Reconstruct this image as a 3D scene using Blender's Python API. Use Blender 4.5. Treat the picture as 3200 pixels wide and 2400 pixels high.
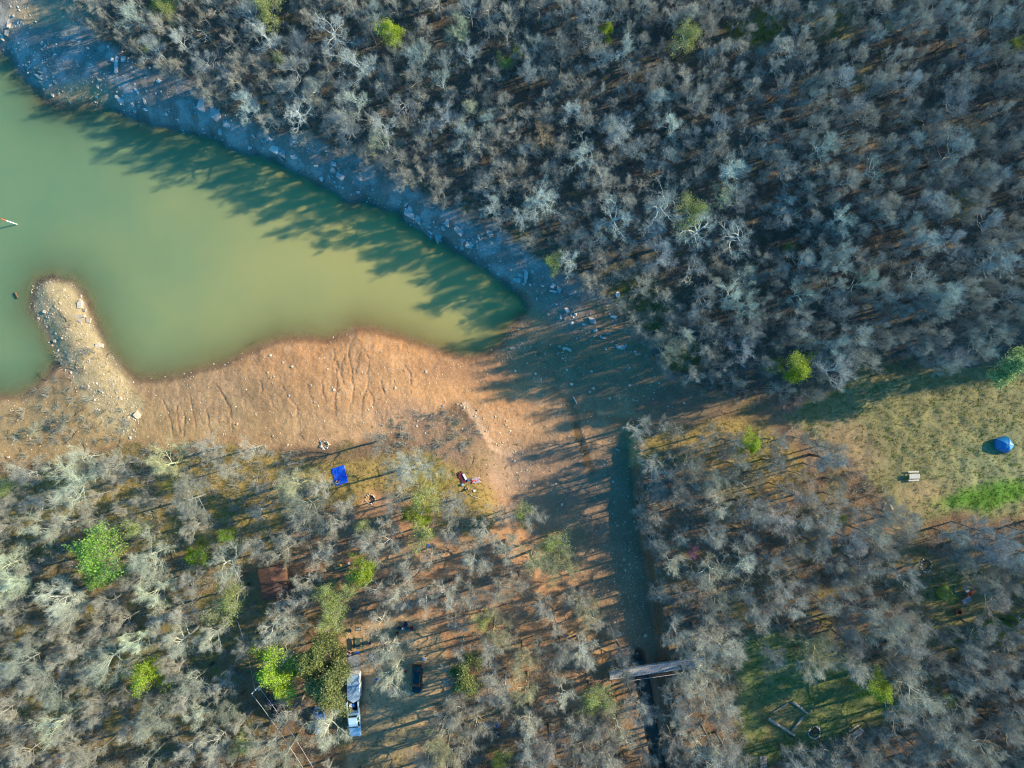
import bpy, bmesh, math, random
import numpy as np
from mathutils import Vector, Matrix

PI = math.pi
R = math.radians
random.seed(7)
rng = np.random.default_rng(7)
for o in list(bpy.data.objects):
    bpy.data.objects.remove(o)
SC = bpy.context.scene
COL = SC.collection

# ------------------------------------------------------------------ camera, sky, sun, exposure
CAM_H = 120.0
PXM = 18.0                      # photo pixels per metre at water level
SUN_EL, SUN_AZ = 24.0, 16.0     # degrees; azimuth counted from +X towards +Y
cam_d = bpy.data.cameras.new('camera')
cam_d.sensor_width = 36.0
cam_d.lens = 36.0 * CAM_H / (3200.0 / PXM)
cam_d.clip_end = 3000.0
cam_d.clip_start = 1.0
cam = bpy.data.objects.new('camera', cam_d)
cam.location = (0, 0, CAM_H)
cam.rotation_euler = (0, 0, 0)
COL.objects.link(cam)
SC.camera = cam

world = bpy.data.worlds.new('World')
SC.world = world
world.use_nodes = True
wn = world.node_tree.nodes
wl = world.node_tree.links
wn.clear()
sky = wn.new('ShaderNodeTexSky')
sky.sky_type = 'NISHITA'
sky.sun_disc = False
sky.sun_elevation = R(SUN_EL)
sky.sun_rotation = R(90 - SUN_AZ)
sky.air_density = 1.0
sky.dust_density = 0.6
sky.ozone_density = 2.0
hsv = wn.new('ShaderNodeHueSaturation')
hsv.inputs['Saturation'].default_value = 1.72
hsv.inputs['Hue'].default_value = 0.491
bg = wn.new('ShaderNodeBackground')
bg.inputs['Strength'].default_value = 0.15
wo = wn.new('ShaderNodeOutputWorld')
wl.new(sky.outputs[0], hsv.inputs['Color'])
wl.new(hsv.outputs[0], bg.inputs['Color'])
wl.new(bg.outputs[0], wo.inputs['Surface'])

sun_d = bpy.data.lights.new('sun', 'SUN')
sun_d.energy = 4.4
sun_d.angle = R(0.55)
sun_d.color = (1.0, 0.82, 0.53)
sun = bpy.data.objects.new('sun', sun_d)
sv = Vector((math.cos(R(SUN_AZ)) * math.cos(R(SUN_EL)), math.sin(R(SUN_AZ)) * math.cos(R(SUN_EL)), math.sin(R(SUN_EL))))
sun.rotation_euler = sv.to_track_quat('Z', 'Y').to_euler()
sun.location = sv * 300
COL.objects.link(sun)

SC.view_settings.view_transform = 'Standard'
SC.view_settings.look = 'None'
SC.view_settings.gamma = 1.0
SC.view_settings.use_curve_mapping = False
SC.view_settings.exposure = 1.05
SC.render.engine = 'CYCLES'
SC.cycles.max_bounces = 5
SC.cycles.diffuse_bounces = 2
SC.cycles.glossy_bounces = 2
SC.cycles.transmission_bounces = 2
SC.cycles.transparent_max_bounces = 6
SC.cycles.use_denoising = True
SC.cycles.denoising_input_passes = 'RGB_ALBEDO_NORMAL'
SC.cycles.denoising_prefilter = 'NONE'
SC.cycles.filter_width = 1.15

# ------------------------------------------------------------------ numeric helpers
def _hash(ix, iy, seed):
    h = (ix.astype(np.int64) * 374761393 + iy.astype(np.int64) * 668265263 + seed * 1442695041) & 0xffffffff
    h = ((h ^ (h >> 13)) * 1274126177) & 0xffffffff
    return ((h ^ (h >> 16)) & 0xffffff) / float(0xffffff)

def vnoise(x, y, seed=0):
    x = np.asarray(x, float); y = np.asarray(y, float)
    ix = np.floor(x); iy = np.floor(y)
    fx = x - ix; fy = y - iy
    fx = fx * fx * (3 - 2 * fx); fy = fy * fy * (3 - 2 * fy)
    a = _hash(ix, iy, seed); b = _hash(ix + 1, iy, seed)
    c = _hash(ix, iy + 1, seed); d = _hash(ix + 1, iy + 1, seed)
    return (a + (b - a) * fx) * (1 - fy) + (c + (d - c) * fx) * fy

def fbm(x, y, seed=0, octv=4):
    s = 0; a = 0.5; t = 0
    for i in range(octv):
        s = s + a * vnoise(x * 2 ** i, y * 2 ** i, seed + i * 17)
        t += a; a *= 0.5
    return s / t - 0.5

def sstep(a, b, x):
    t = np.clip((x - a) / (b - a), 0, 1)
    return t * t * (3 - 2 * t)

def seg_dist(px, py, pts, closed=False):
    d = np.full(px.shape, 1e9)
    n = len(pts)
    for i in range(n if closed else n - 1):
        x0, y0 = pts[i]; x1, y1 = pts[(i + 1) % n]
        dx, dy = x1 - x0, y1 - y0
        L = dx * dx + dy * dy + 1e-9
        t = np.clip(((px - x0) * dx + (py - y0) * dy) / L, 0, 1)
        d = np.minimum(d, np.hypot(px - x0 - t * dx, py - y0 - t * dy))
    return d

def poly_sd(px, py, pts):
    """signed distance in photo pixels, positive inside"""
    inside = np.zeros(px.shape, bool)
    n = len(pts)
    for i in range(n):
        x0, y0 = pts[i]; x1, y1 = pts[(i + 1) % n]
        c = ((y0 > py) != (y1 > py)) & (px < (x1 - x0) * (py - y0) / (y1 - y0 + 1e-12) + x0)
        inside ^= c
    d = seg_dist(px, py, pts, True)
    return np.where(inside, d, -d)

def smooth_poly(pts, it=2, closed=True):
    for _ in range(it):
        q = []
        n = len(pts)
        for i in range(n if closed else n - 1):
            a = pts[i]; b = pts[(i + 1) % n]
            q.append((a[0] * .75 + b[0] * .25, a[1] * .75 + b[1] * .25))
            q.append((a[0] * .25 + b[0] * .75, a[1] * .25 + b[1] * .75))
        if not closed:
            q = [pts[0]] + q + [pts[-1]]
        pts = q
    return pts

# ------------------------------------------------------------------ plan of the place (traced on the survey photo, 18 px = 1 m)
WATER = [(-900, -200), (-200, 60), (0, 150), (40, 208), (92, 268), (100, 292), (140, 306), (190, 312), (262, 305), (320, 308), (360, 334), (400, 345),
         (450, 360), (506, 376), (560, 386), (640, 405), (690, 432), (730, 446), (800, 462), (868, 496), (920, 520),
         (975, 552), (1040, 582), (1080, 616), (1130, 606), (1185, 632), (1240, 640), (1260, 680), (1315, 702), (1345, 732), (1380, 738),
         (1420, 770), (1470, 800), (1520, 828), (1560, 862), (1600, 890), (1640, 930), (1648, 960), (1622, 1000), (1590, 1040),
         (1568, 1085), (1520, 1106), (1462, 1118), (1400, 1108), (1345, 1092), (1270, 1064), (1215, 1046), (1150, 1028),
         (1112, 1026), (1070, 1046), (1010, 1064), (940, 1060), (868, 1062), (810, 1082), (766, 1106), (694, 1136),
         (622, 1156), (550, 1180), (470, 1194), (420, 1192), (398, 1180), (362, 1142), (322, 1088), (296, 1040),
         (282, 1001), (268, 969), (250, 925), (228, 900), (202, 878), (145, 866), (112, 880), (92, 912), (90, 962), (108, 994),
         (130, 1027), (152, 1070), (174, 1121), (150, 1150), (130, 1185), (95, 1215), (50, 1243), (0, 1245), (-300, 1260), (-900, 1300)]
CHAN = [(1990, 1330), (1968, 1400), (1975, 1440), (1985, 1500), (1992, 1580), (2008, 1700), (2035, 1820), (2050, 1950), (2066, 2050), (2085, 2200),
        (2105, 2330), (2125, 2500), (2000, 2500), (1980, 2330), (1962, 2200), (1930, 2080), (1880, 1950), (1790, 1800), (1700, 1650),
        (1640, 1560), (1600, 1440), (1700, 1300)]
CREEK = [(2003, 2070), (2008, 2110), (2027, 2180), (2038, 2250), (2048, 2306), (2068, 2400), (2085, 2520)]
STREAM = [(1735, 1222), (1765, 1250), (1795, 1287), (1806, 1352), (1818, 1390), (1831, 1424), (1850, 1478)]
CTRL = [(-300, 0, 2.5), (0, 0, 2.2), (300, 100, 2.5), (600, 250, 3), (1000, 430, 3.3), (1400, 620, 3.4), (1700, 780, 3.2), (2000, 950, 3.2),
        (2200, 1150, 2.8), (600, 0, 5.5), (1000, 150, 6), (1500, 300, 7), (2000, 600, 6.8), (2400, 900, 5), (1200, -100, 8.5),
        (1800, 0, 9.5), (2400, 300, 9), (2800, 600, 8), (3200, 300, 9.5), (3200, 0, 10.5), (2600, 0, 10.5), (3200, 900, 6),
        (2700, 1150, 4.0), (3200, 1250, 4.4), (-300, 1250, 1.0), (200, 1250, 1.2), (500, 1250, 1.0), (850, 1220, 1.1), (1200, 1200, 1.2),
        (1600, 1150, 0.7), (1900, 1200, .9), (1800, 1400, 1.0), (2150, 1150, 1.6), (0, 1350, 1.5), (300, 1450, 2.4),
        (600, 1500, 2.9), (1000, 1480, 3), (1400, 1430, 2.5), (1500, 1600, 2.8), (1200, 1800, 3.3), (600, 1900, 3.5),
        (0, 1800, 3.3), (0, 2400, 4.5), (800, 2400, 4), (1400, 2300, 3.8), (1800, 2100, 3.4), (2110, 1450, 3.9), (2300, 1600, 3.6),
        (2130, 1650, 3.9), (2150, 1900, 3.8), (2300, 2200, 3.2), (2600, 1500, 3.5), (2900, 1500, 4.2), (3200, 1600, 4.6), (2800, 2000, 3.6),
        (2600, 2300, 3.6), (3200, 2300, 4.4), (3500, 1500, 5), (3600, 600, 9), (1500, 2600, 4), (100, 1000, 1.1)]
_c = np.array(CTRL, float)

def land_z(px, py):
    num = 0; den = 1e-9
    for cx, cy, cz in _c:
        w = np.exp(-((px - cx) ** 2 + (py - cy) ** 2) / (2 * 170.0 ** 2)) + 1e-7
        num = num + w * cz; den = den + w
    return num / den

def to_px(x, y):
    px = 1600 + PXM * x; py = 1200 - PXM * y
    for _ in range(2):
        z0 = land_z(px, py) * np.clip(sstep(-4000, 0, -np.abs(px)), 1, 1)
        k = CAM_H / (CAM_H - z0)
        px = 1600 + PXM * x * k; py = 1200 - PXM * y * k
    return px, py

RILLS = [[(1038, 1090), (1045, 1130), (1052, 1170), (1048, 1220), (1046, 1290)], [(1090, 1075), (1086, 1110), (1096, 1150), (1104, 1190), (1100, 1240), (1090, 1290)],
         [(1052, 1130), (1066, 1180), (1072, 1200)], [(1122, 1100), (1118, 1130), (1104, 1170)], [(1145, 1110), (1152, 1140), (1146, 1200), (1132, 1260), (1130, 1300)],
         [(1150, 1215), (1166, 1250), (1164, 1270)], [(1060, 1215), (1042, 1232), (1048, 1300)], [(1075, 1110), (1064, 1140), (1062, 1175)], [(880, 1210), (900, 1240), (925, 1270), (932, 1295)],
         [(840, 1235), (850, 1270), (872, 1290)], [(810, 1190), (818, 1215), (812, 1230)], [(670, 1200), (690, 1235), (712, 1270), (725, 1310), (726, 1350)],
         [(680, 1215), (705, 1262), (720, 1290)], [(585, 1230), (592, 1265), (604, 1300), (612, 1340)], [(505, 1250), (520, 1290), (532, 1330), (535, 1360)],
         [(550, 1270), (553, 1310), (560, 1350)], [(570, 1290), (572, 1330), (575, 1365)], [(640, 1280), (648, 1320), (655, 1360)],
         [(1000, 1190), (1010, 1230), (1016, 1260)], [(960, 1200), (972, 1240), (980, 1262)], [(1190, 1190), (1200, 1230)], [(1262, 1140), (1280, 1170), (1278, 1200)],
         [(1672, 1085), (1690, 1110), (1712, 1140), (1730, 1170), (1742, 1200)], [(1680, 1060), (1672, 1085), (1680, 1110)]]

def ground(px, py, detail=True):
    """height of the terrain at a photo position"""
    land = land_z(px, py)
    dw = -poly_sd(px, py, WATER)              # + on land
    if detail:
        dw = dw + 14 * fbm(px / 60, py / 60, 3) + 5 * fbm(px / 14, py / 14, 5)
    line = 1.02 * (px - 0) * 0.46 + 120       # rough shore line: NE of the pond?
    ne = sstep(-60, 60, (px * 0.52 + 130) - py)
    L = 85 - 40 * ne + 60 * sstep(1500, 1650, px) * (1 - ne)
    z = np.where(dw > 0, land * (1 - np.exp(-np.maximum(dw, 0) / L)) + 0.02, -np.minimum(2.4, 0.0042 * np.maximum(-dw, 0) * (1 + ne) * (1.0 + 0.9 * fbm(px / 45, py / 45, 141) * (1 - sstep(20, 60, -dw)) + .5 * fbm(px / 12, py / 12, 142) * (1 - sstep(10, 40, -dw)))))
    # jetty crown
    jet = seg_dist(px, py, [(160, 920), (190, 980), (240, 1080), (330, 1210)])
    z = np.where(dw > 0, z + 0.30 * (1 - sstep(10, 80, jet)) * sstep(0, 30, dw), z)
    # channel
    dc = -poly_sd(px, py, CHAN)
    cx = np.interp(py, [1300, 1400, 1600, 1800, 2000, 2200, 2500], [1850, 1800, 1850, 1950, 1990, 2030, 2070])
    east = sstep(-20, 20, px - cx)
    wdt = 150 * (1 - east) + 26 * east
    zc = 0.55 + 0.45 * sstep(1400, 2300, py)
    k = sstep(0, 1, np.clip(dc / wdt, 0, 1))
    k = np.where(py < 1330, np.maximum(k, sstep(0, 60, 1330 - py)), k)
    zch = zc + (land - zc) * k
    z = np.where((py > 1270) & (dw > 0), np.minimum(z, zch), z)
    ck = seg_dist(px, py, CREEK)
    z = z - 0.75 * (1 - sstep(8, 34, ck)) * (py > 2040)
    stt = seg_dist(px, py, STREAM)
    z = z - 0.10 * (1 - sstep(2, 16, stt))
    # sandy bank of the camp mound
    if detail:
        land_m = sstep(0, 25, dw)
        rough = 0.17 + 0.24 * sstep(-50, 50, (px * 0.52 + 60) - py) * sstep(0, 80, dw)
        z = z + land_m * rough * fbm(px / 30, py / 30, 11, 5) * 1.2
        z = z + land_m * 0.10 * fbm(px / 7, py / 7, 29, 3)
        mud = np.zeros_like(px)
        for i, rl in enumerate(RILLS):
            wx = px + 16 * fbm(px / 22, py / 22, 50 + i) + 5 * fbm(px / 5, py / 5, 90 + i)
            d = seg_dist(wx, py, rl)
            mud = np.maximum(mud, (1 - sstep(0.3, 3.6, d)) * (0.45 + 0.9 * vnoise(px / 14, py / 14, i)))
        z = z - 0.11 * mud
    return z

_gcache = None
def gz(x, y):
    """terrain height at a world position, read from the terrain grid"""
    X, Y, Z = _gcache
    x = float(x); y = float(y)
    i = int(np.clip(np.searchsorted(X, x) - 1, 0, len(X) - 2)); j = int(np.clip(np.searchsorted(Y, y) - 1, 0, len(Y) - 2))
    fx = (x - X[i]) / (X[i + 1] - X[i]); fy = (y - Y[j]) / (Y[j + 1] - Y[j])
    fx = min(max(fx, 0), 1); fy = min(max(fy, 0), 1)
    return float((Z[j, i] * (1 - fx) + Z[j, i + 1] * fx) * (1 - fy) + (Z[j + 1, i] * (1 - fx) + Z[j + 1, i + 1] * fx) * fy)

def W(px, py, h=0.0):
    """photo position of a point h metres above the ground -> its place in the world"""
    z = 2.0
    for _ in range(6):
        k = (CAM_H - z - h) / CAM_H
        x = (px - 1600) / PXM * k; y = -(py - 1200) / PXM * k
        z = gz(x, y)
    return Vector((x, y, z))

# ------------------------------------------------------------------ materials
def nmat(name):
    m = bpy.data.materials.new(name)
    m.use_nodes = True
    nt = m.node_tree
    b = nt.nodes.get('Principled BSDF')
    return m, nt, b

def N(nt, typ, **kw):
    n = nt.nodes.new(typ)
    for k, v in kw.items():
        setattr(n, k, v)
    return n

def mixrgb(nt, mode, fac, a, b):
    n = nt.nodes.new('ShaderNodeMix'); n.data_type = 'RGBA'; n.blend_type = mode
    for sock, v in ((n.inputs[0], fac), (n.inputs[6], a), (n.inputs[7], b)):
        if hasattr(v, 'is_output'):
            nt.links.new(v, sock)
        elif isinstance(v, (int, float)):
            sock.default_value = v
        else:
            sock.default_value = tuple(v) + (1,) if len(v) == 3 else v
    return n.outputs[2]

def ramp(nt, fac, stops):
    n = nt.nodes.new('ShaderNodeValToRGB')
    e = n.color_ramp.elements
    while len(e) < len(stops):
        e.new(0.5)
    for el, (p, c) in zip(e, stops):
        el.position = p
        el.color = (c, c, c, 1) if isinstance(c, (int, float)) else tuple(c) + (1,)
    nt.links.new(fac, n.inputs[0])
    return n.outputs[0]

def noise_tex(nt, scale, detail=3, rough=0.6, coord=None):
    n = nt.nodes.new('ShaderNodeTexNoise')
    n.inputs['Scale'].default_value = scale
    n.inputs['Detail'].default_value = detail
    n.inputs['Roughness'].default_value = rough
    if coord is not None:
        nt.links.new(coord, n.inputs['Vector'])
    return n

def simple(name, col, rough=0.6, var=0.12, scale=6.0, metal=0.0, bump=0.0, coat=0.0, spec=0.4, dirt=None):
    m, nt, b = nmat(name)
    tc = N(nt, 'ShaderNodeTexCoord')
    nz = noise_tex(nt, scale, 4, 0.6, tc.outputs['Object'])
    r = ramp(nt, nz.outputs['Fac'], [(0.3, 1 - var * 1.6), (0.7, 1 + 0.0)])
    c = mixrgb(nt, 'MULTIPLY', 1.0, col, r)
    if dirt:
        nz2 = noise_tex(nt, scale * 0.4, 5, 0.7, tc.outputs['Object'])
        f = ramp(nt, nz2.outputs['Fac'], [(0.5, 0.0), (0.75, 0.6)])
        c = mixrgb(nt, 'MIX', f, c, dirt)
    nt.links.new(c, b.inputs['Base Color'])
    b.inputs['Roughness'].default_value = rough
    b.inputs['Metallic'].default_value = metal
    b.inputs['Coat Weight'].default_value = coat
    b.inputs['Specular IOR Level'].default_value = spec
    if bump:
        bp = N(nt, 'ShaderNodeBump'); bp.inputs['Strength'].default_value = bump; bp.inputs['Distance'].default_value = 0.03
        nt.links.new(nz.outputs['Fac'], bp.inputs['Height']); nt.links.new(bp.outputs[0], b.inputs['Normal'])
    return m

def ground_mat():
    m, nt, b = nmat('terrain_soil')
    at = N(nt, 'ShaderNodeAttribute'); at.attribute_name = 'albedo'
    tr = N(nt, 'ShaderNodeAttribute'); tr.attribute_name = 'traits'   # r wet, g grassiness, b litter
    sep = N(nt, 'ShaderNodeSeparateColor'); nt.links.new(tr.outputs['Color'], sep.inputs[0])
    geo = N(nt, 'ShaderNodeNewGeometry')
    pos = geo.outputs['Position']
    n1 = noise_tex(nt, 0.35, 5, 0.62, pos)
    n2 = noise_tex(nt, 2.2, 4, 0.7, pos)
    n3 = noise_tex(nt, 7.0, 3, 0.7, pos)
    v1 = ramp(nt, n1.outputs['Fac'], [(0.3, 0.80), (0.7, 1.18)])
    v2 = ramp(nt, n2.outputs['Fac'], [(0.3, 0.70), (0.7, 1.25)])
    v3 = ramp(nt, n3.outputs['Fac'], [(0.33, 0.60), (0.67, 1.32)])
    c = mixrgb(nt, 'MULTIPLY', 0.9, at.outputs['Color'], v1)
    c = mixrgb(nt, 'MULTIPLY', 0.55, c, v2)
    lit = N(nt, 'ShaderNodeMath', operation='MULTIPLY_ADD'); nt.links.new(sep.outputs[2], lit.inputs[0]); lit.inputs[1].default_value = 0.75; lit.inputs[2].default_value = 0.15
    c = mixrgb(nt, 'MULTIPLY', lit.outputs[0], c, v3)
    # dry leaves
    vo = N(nt, 'ShaderNodeTexVoronoi'); vo.inputs['Scale'].default_value = 5.5; nt.links.new(pos, vo.inputs['Vector'])
    leafsel = ramp(nt, vo.outputs['Color'], [(0.45, 0.0), (0.62, 1.0)])
    fl = N(nt, 'ShaderNodeMath', operation='MULTIPLY'); nt.links.new(leafsel, fl.inputs[0]); nt.links.new(sep.outputs[2], fl.inputs[1])
    fl2 = N(nt, 'ShaderNodeMath', operation='MULTIPLY'); nt.links.new(fl.outputs[0], fl2.inputs[0]); fl2.inputs[1].default_value = 0.45
    leafc = mixrgb(nt, 'MIX', n2.outputs['Fac'], (0.30, 0.15, 0.07), (0.34, 0.27, 0.16))
    c = mixrgb(nt, 'MIX', fl2.outputs[0], c, leafc)
    # grass tint variation
    gsel = ramp(nt, n2.outputs['Fac'], [(0.42, 0.0), (0.6, 1.0)])
    fg = N(nt, 'ShaderNodeMath', operation='MULTIPLY'); nt.links.new(gsel, fg.inputs[0]); nt.links.new(sep.outputs[1], fg.inputs[1])
    fg2 = N(nt, 'ShaderNodeMath', operation='MULTIPLY'); nt.links.new(fg.outputs[0], fg2.inputs[0]); fg2.inputs[1].default_value = 0.5
    c = mixrgb(nt, 'MIX', fg2.outputs[0], c, (0.13, 0.16, 0.035))
    nt.links.new(c, b.inputs['Base Color'])
    rr = N(nt, 'ShaderNodeMath', operation='MULTIPLY_ADD'); nt.links.new(sep.outputs[0], rr.inputs[0]); rr.inputs[1].default_value = -0.55; rr.inputs[2].default_value = 0.95
    nt.links.new(rr.outputs[0], b.inputs['Roughness'])
    b.inputs['Specular IOR Level'].default_value = 0.25
    bp = N(nt, 'ShaderNodeBump'); bp.inputs['Strength'].default_value = 0.75; bp.inputs['Distance'].default_value = 0.11
    hs = N(nt, 'ShaderNodeMath', operation='MULTIPLY_ADD'); nt.links.new(n3.outputs['Fac'], hs.inputs[0]); hs.inputs[1].default_value = 0.6; nt.links.new(n2.outputs['Fac'], hs.inputs[2])
    nt.links.new(hs.outputs[0], bp.inputs['Height'])
    nt.links.new(bp.outputs[0], b.inputs['Normal'])
    return m

def water_mat(name, scatter_a, scatter_b, depthscale=0.16, sss=True):
    m, nt, b = nmat(name)
    at = N(nt, 'ShaderNodeAttribute'); at.attribute_name = 'depth'
    tu = N(nt, 'ShaderNodeAttribute'); tu.attribute_name = 'silt'
    geo = N(nt, 'ShaderNodeNewGeometry')
    nz = noise_tex(nt, 0.07, 3, 0.5, geo.outputs['Position'])
    f = N(nt, 'ShaderNodeMath', operation='MULTIPLY_ADD'); nt.links.new(nz.outputs['Fac'], f.inputs[0]); f.inputs[1].default_value = 0.55
    nt.links.new(tu.outputs['Fac'], f.inputs[2])
    f2 = N(nt, 'ShaderNodeMath', operation='SUBTRACT'); nt.links.new(f.outputs[0], f2.inputs[0]); f2.inputs[1].default_value = 0.27; f2.use_clamp = True
    c = mixrgb(nt, 'MIX', f2.outputs[0], scatter_a, scatter_b)
    nt.links.new(c, b.inputs['Base Color'])
    b.inputs['Roughness'].default_value = 0.12
    b.inputs['IOR'].default_value = 1.33
    b.inputs['Specular IOR Level'].default_value = 0.5
    if sss:
        b.inputs['Subsurface Weight'].default_value = 1.0
        b.inputs['Subsurface Radius'].default_value = (0.9, 0.8, 0.5)
        b.inputs['Subsurface Scale'].default_value = 1.0
    # the clearer the shallower: e^-depth
    dv = N(nt, 'ShaderNodeMath', operation='DIVIDE'); nt.links.new(at.outputs['Fac'], dv.inputs[0]); dv.inputs[1].default_value = -depthscale
    ex = N(nt, 'ShaderNodeMath', operation='EXPONENT'); nt.links.new(dv.outputs[0], ex.inputs[0])
    al = N(nt, 'ShaderNodeMath', operation='SUBTRACT'); al.inputs[0].default_value = 1.0; nt.links.new(ex.outputs[0], al.inputs[1]); al.use_clamp = True
    nt.links.new(al.outputs[0], b.inputs['Alpha'])
    n2 = noise_tex(nt, 1.6, 3, 0.5, geo.outputs['Position'])
    bp = N(nt, 'ShaderNodeBump'); bp.inputs['Strength'].default_value = 0.12; bp.inputs['Distance'].default_value = 0.05
    nt.links.new(n2.outputs['Fac'], bp.inputs['Height']); nt.links.new(bp.outputs[0], b.inputs['Normal'])
    return m

def bark_mat(name, dark, pale, instancer=False):
    """bark with lichen; the tree object's own colour tints it"""
    m, nt, b = nmat(name)
    oi = N(nt, 'ShaderNodeObjectInfo')
    tc = N(nt, 'ShaderNodeTexCoord')
    nz = noise_tex(nt, 1.7, 4, 0.65, tc.outputs['Object'])
    f = ramp(nt, nz.outputs['Fac'], [(0.35, 0.0), (0.65, 1.0)])
    c = mixrgb(nt, 'MIX', f, dark, pale)
    if name == 'grey_bark':      # bark darker towards the foot of the trunk
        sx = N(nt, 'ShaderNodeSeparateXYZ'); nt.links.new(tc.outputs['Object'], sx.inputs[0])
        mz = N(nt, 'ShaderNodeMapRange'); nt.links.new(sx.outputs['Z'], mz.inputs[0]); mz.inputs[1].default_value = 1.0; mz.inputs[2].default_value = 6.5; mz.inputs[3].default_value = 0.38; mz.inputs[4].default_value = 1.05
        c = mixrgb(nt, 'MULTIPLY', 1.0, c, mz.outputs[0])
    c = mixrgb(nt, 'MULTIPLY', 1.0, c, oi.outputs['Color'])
    mr = N(nt, 'ShaderNodeMapRange'); nt.links.new(oi.outputs['Random'], mr.inputs[0]); mr.inputs[3].default_value = 0.78; mr.inputs[4].default_value = 1.15
    c = mixrgb(nt, 'MULTIPLY', 1.0, c, mr.outputs[0])
    nt.links.new(c, b.inputs['Base Color'])
    b.inputs['Roughness'].default_value = 0.9
    b.inputs['Specular IOR Level'].default_value = 0.15
    return m

def leaf_mat(name, a, bb, trans=0.35):
    m, nt, b = nmat(name)
    oi = N(nt, 'ShaderNodeObjectInfo')
    at = N(nt, 'ShaderNodeAttribute'); at.attribute_name = 'tone'
    c = mixrgb(nt, 'MIX', at.outputs['Fac'], a, bb)
    c = mixrgb(nt, 'MULTIPLY', 1.0, c, oi.outputs['Color'])
    nt.links.new(c, b.inputs['Base Color'])
    b.inputs['Roughness'].default_value = 0.6
    b.inputs['Specular IOR Level'].default_value = 0.2
    tl = N(nt, 'ShaderNodeBsdfTranslucent'); nt.links.new(c, tl.inputs[0])
    mx = N(nt, 'ShaderNodeMixShader'); mx.inputs[0].default_value = trans
    nt.links.new(b.outputs[0], mx.inputs[1]); nt.links.new(tl.outputs[0], mx.inputs[2])
    out = nt.nodes.get('Material Output')
    nt.links.new(mx.outputs[0], out.inputs['Surface'])
    return m

def stone_mat(name, a, b_, scale=2.0):
    m, nt, b = nmat(name)
    oi = N(nt, 'ShaderNodeObjectInfo')
    geo = N(nt, 'ShaderNodeNewGeometry')
    nz = noise_tex(nt, scale, 5, 0.65, geo.outputs['Position'])
    f = ramp(nt, nz.outputs['Fac'], [(0.35, 0.0), (0.65, 1.0)])
    c = mixrgb(nt, 'MIX', f, a, b_)
    mr = N(nt, 'ShaderNodeMapRange'); nt.links.new(oi.outputs['Random'], mr.inputs[0]); mr.inputs[3].default_value = 0.75; mr.inputs[4].default_value = 1.2
    c = mixrgb(nt, 'MULTIPLY', 1.0, c, mr.outputs[0])
    nt.links.new(c, b.inputs['Base Color'])
    b.inputs['Roughness'].default_value = 0.85
    b.inputs['Specular IOR Level'].default_value = 0.25
    bp = N(nt, 'ShaderNodeBump'); bp.inputs['Strength'].default_value = 0.5; bp.inputs['Distance'].default_value = 0.05
    nt.links.new(nz.outputs['Fac'], bp.inputs['Height']); nt.links.new(bp.outputs[0], b.inputs['Normal'])
    return m

M = {}
M['ground'] = ground_mat()
M['pond'] = water_mat('pond_water', (0.165, 0.275, 0.15), (0.43, 0.40, 0.155), 0.22)
M['creek'] = water_mat('creek_water', (0.03, 0.05, 0.05), (0.06, 0.07, 0.05), 0.10, False)
M['stream'] = water_mat('stream_water', (0.24, 0.13, 0.05), (0.28, 0.16, 0.06), 0.08, False)
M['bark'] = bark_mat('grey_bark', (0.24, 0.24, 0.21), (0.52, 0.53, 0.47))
M['twig'] = bark_mat('fine_twigs', (0.31, 0.315, 0.27), (0.44, 0.455, 0.40))
M['leaf'] = leaf_mat('spring_leaves', (0.22, 0.34, 0.03), (0.46, 0.56, 0.06))
M['leaf_dark'] = leaf_mat('evergreen_leaves', (0.06, 0.11, 0.03), (0.26, 0.30, 0.08), 0.25)
M['stone'] = stone_mat('grey_sandstone', (0.44, 0.43, 0.41), (0.62, 0.59, 0.54))
M['stone_warm'] = stone_mat('buff_sandstone', (0.46, 0.37, 0.27), (0.66, 0.55, 0.42))
M['wood_grey'] = simple('weathered_wood', (0.42, 0.39, 0.34), 0.85, 0.35, 5, bump=0.4)
M['wood_brown'] = simple('brown_wood', (0.20, 0.12, 0.075), 0.85, 0.3, 5, bump=0.3)
M['deck'] = simple('deck_planks', (0.64, 0.64, 0.65), 0.8, 0.3, 3, bump=0.3)
M['rust'] = simple('rusty_sheet', (0.19, 0.10, 0.068), 0.7, 0.4, 1.5, bump=0.2, dirt=(0.10, 0.06, 0.045))
M['tarp'] = simple('blue_tarp', (0.008, 0.11, 0.80), 0.38, 0.15, 2.5, bump=0.3)
M['tent'] = simple('tent_fabric', (0.012, 0.24, 0.60), 0.5, 0.1, 2)
M['tent_pale'] = simple('pale_tent_fabric', (0.10, 0.40, 0.68), 0.5, 0.1, 2)
M['white'] = simple('white_paint', (0.78, 0.80, 0.80), 0.35, 0.06, 2)
M['truck'] = simple('sky_tinted_car_paint', (0.45, 0.70, 0.86), 0.22, 0.04, 2, coat=0.7)  # white paint with the sky's blue reflection put into its colour
M['black_paint'] = simple('black_car_paint', (0.012, 0.013, 0.016), 0.25, 0.1, 2, coat=0.7)
M['navy_paint'] = simple('navy_car_paint', (0.012, 0.03, 0.08), 0.25, 0.1, 2, coat=0.7)
M['blue_paint'] = simple('blue_car_paint', (0.07, 0.15, 0.32), 0.25, 0.1, 2, coat=0.6)
M['glass'] = simple('tinted_glass', (0.012, 0.03, 0.03), 0.06, 0.0, 1, spec=0.6)
M['liner'] = simple('black_bed_liner', (0.015, 0.018, 0.022), 0.8, 0.2, 8)
M['rubber'] = simple('tyre_rubber', (0.02, 0.02, 0.02), 0.9, 0.2, 8)
M['steel'] = simple('bare_steel', (0.5, 0.5, 0.5), 0.4, 0.1, 4, metal=0.8)
M['red'] = simple('red_cloth', (0.65, 0.03, 0.035), 0.75, 0.15, 6)
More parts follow.
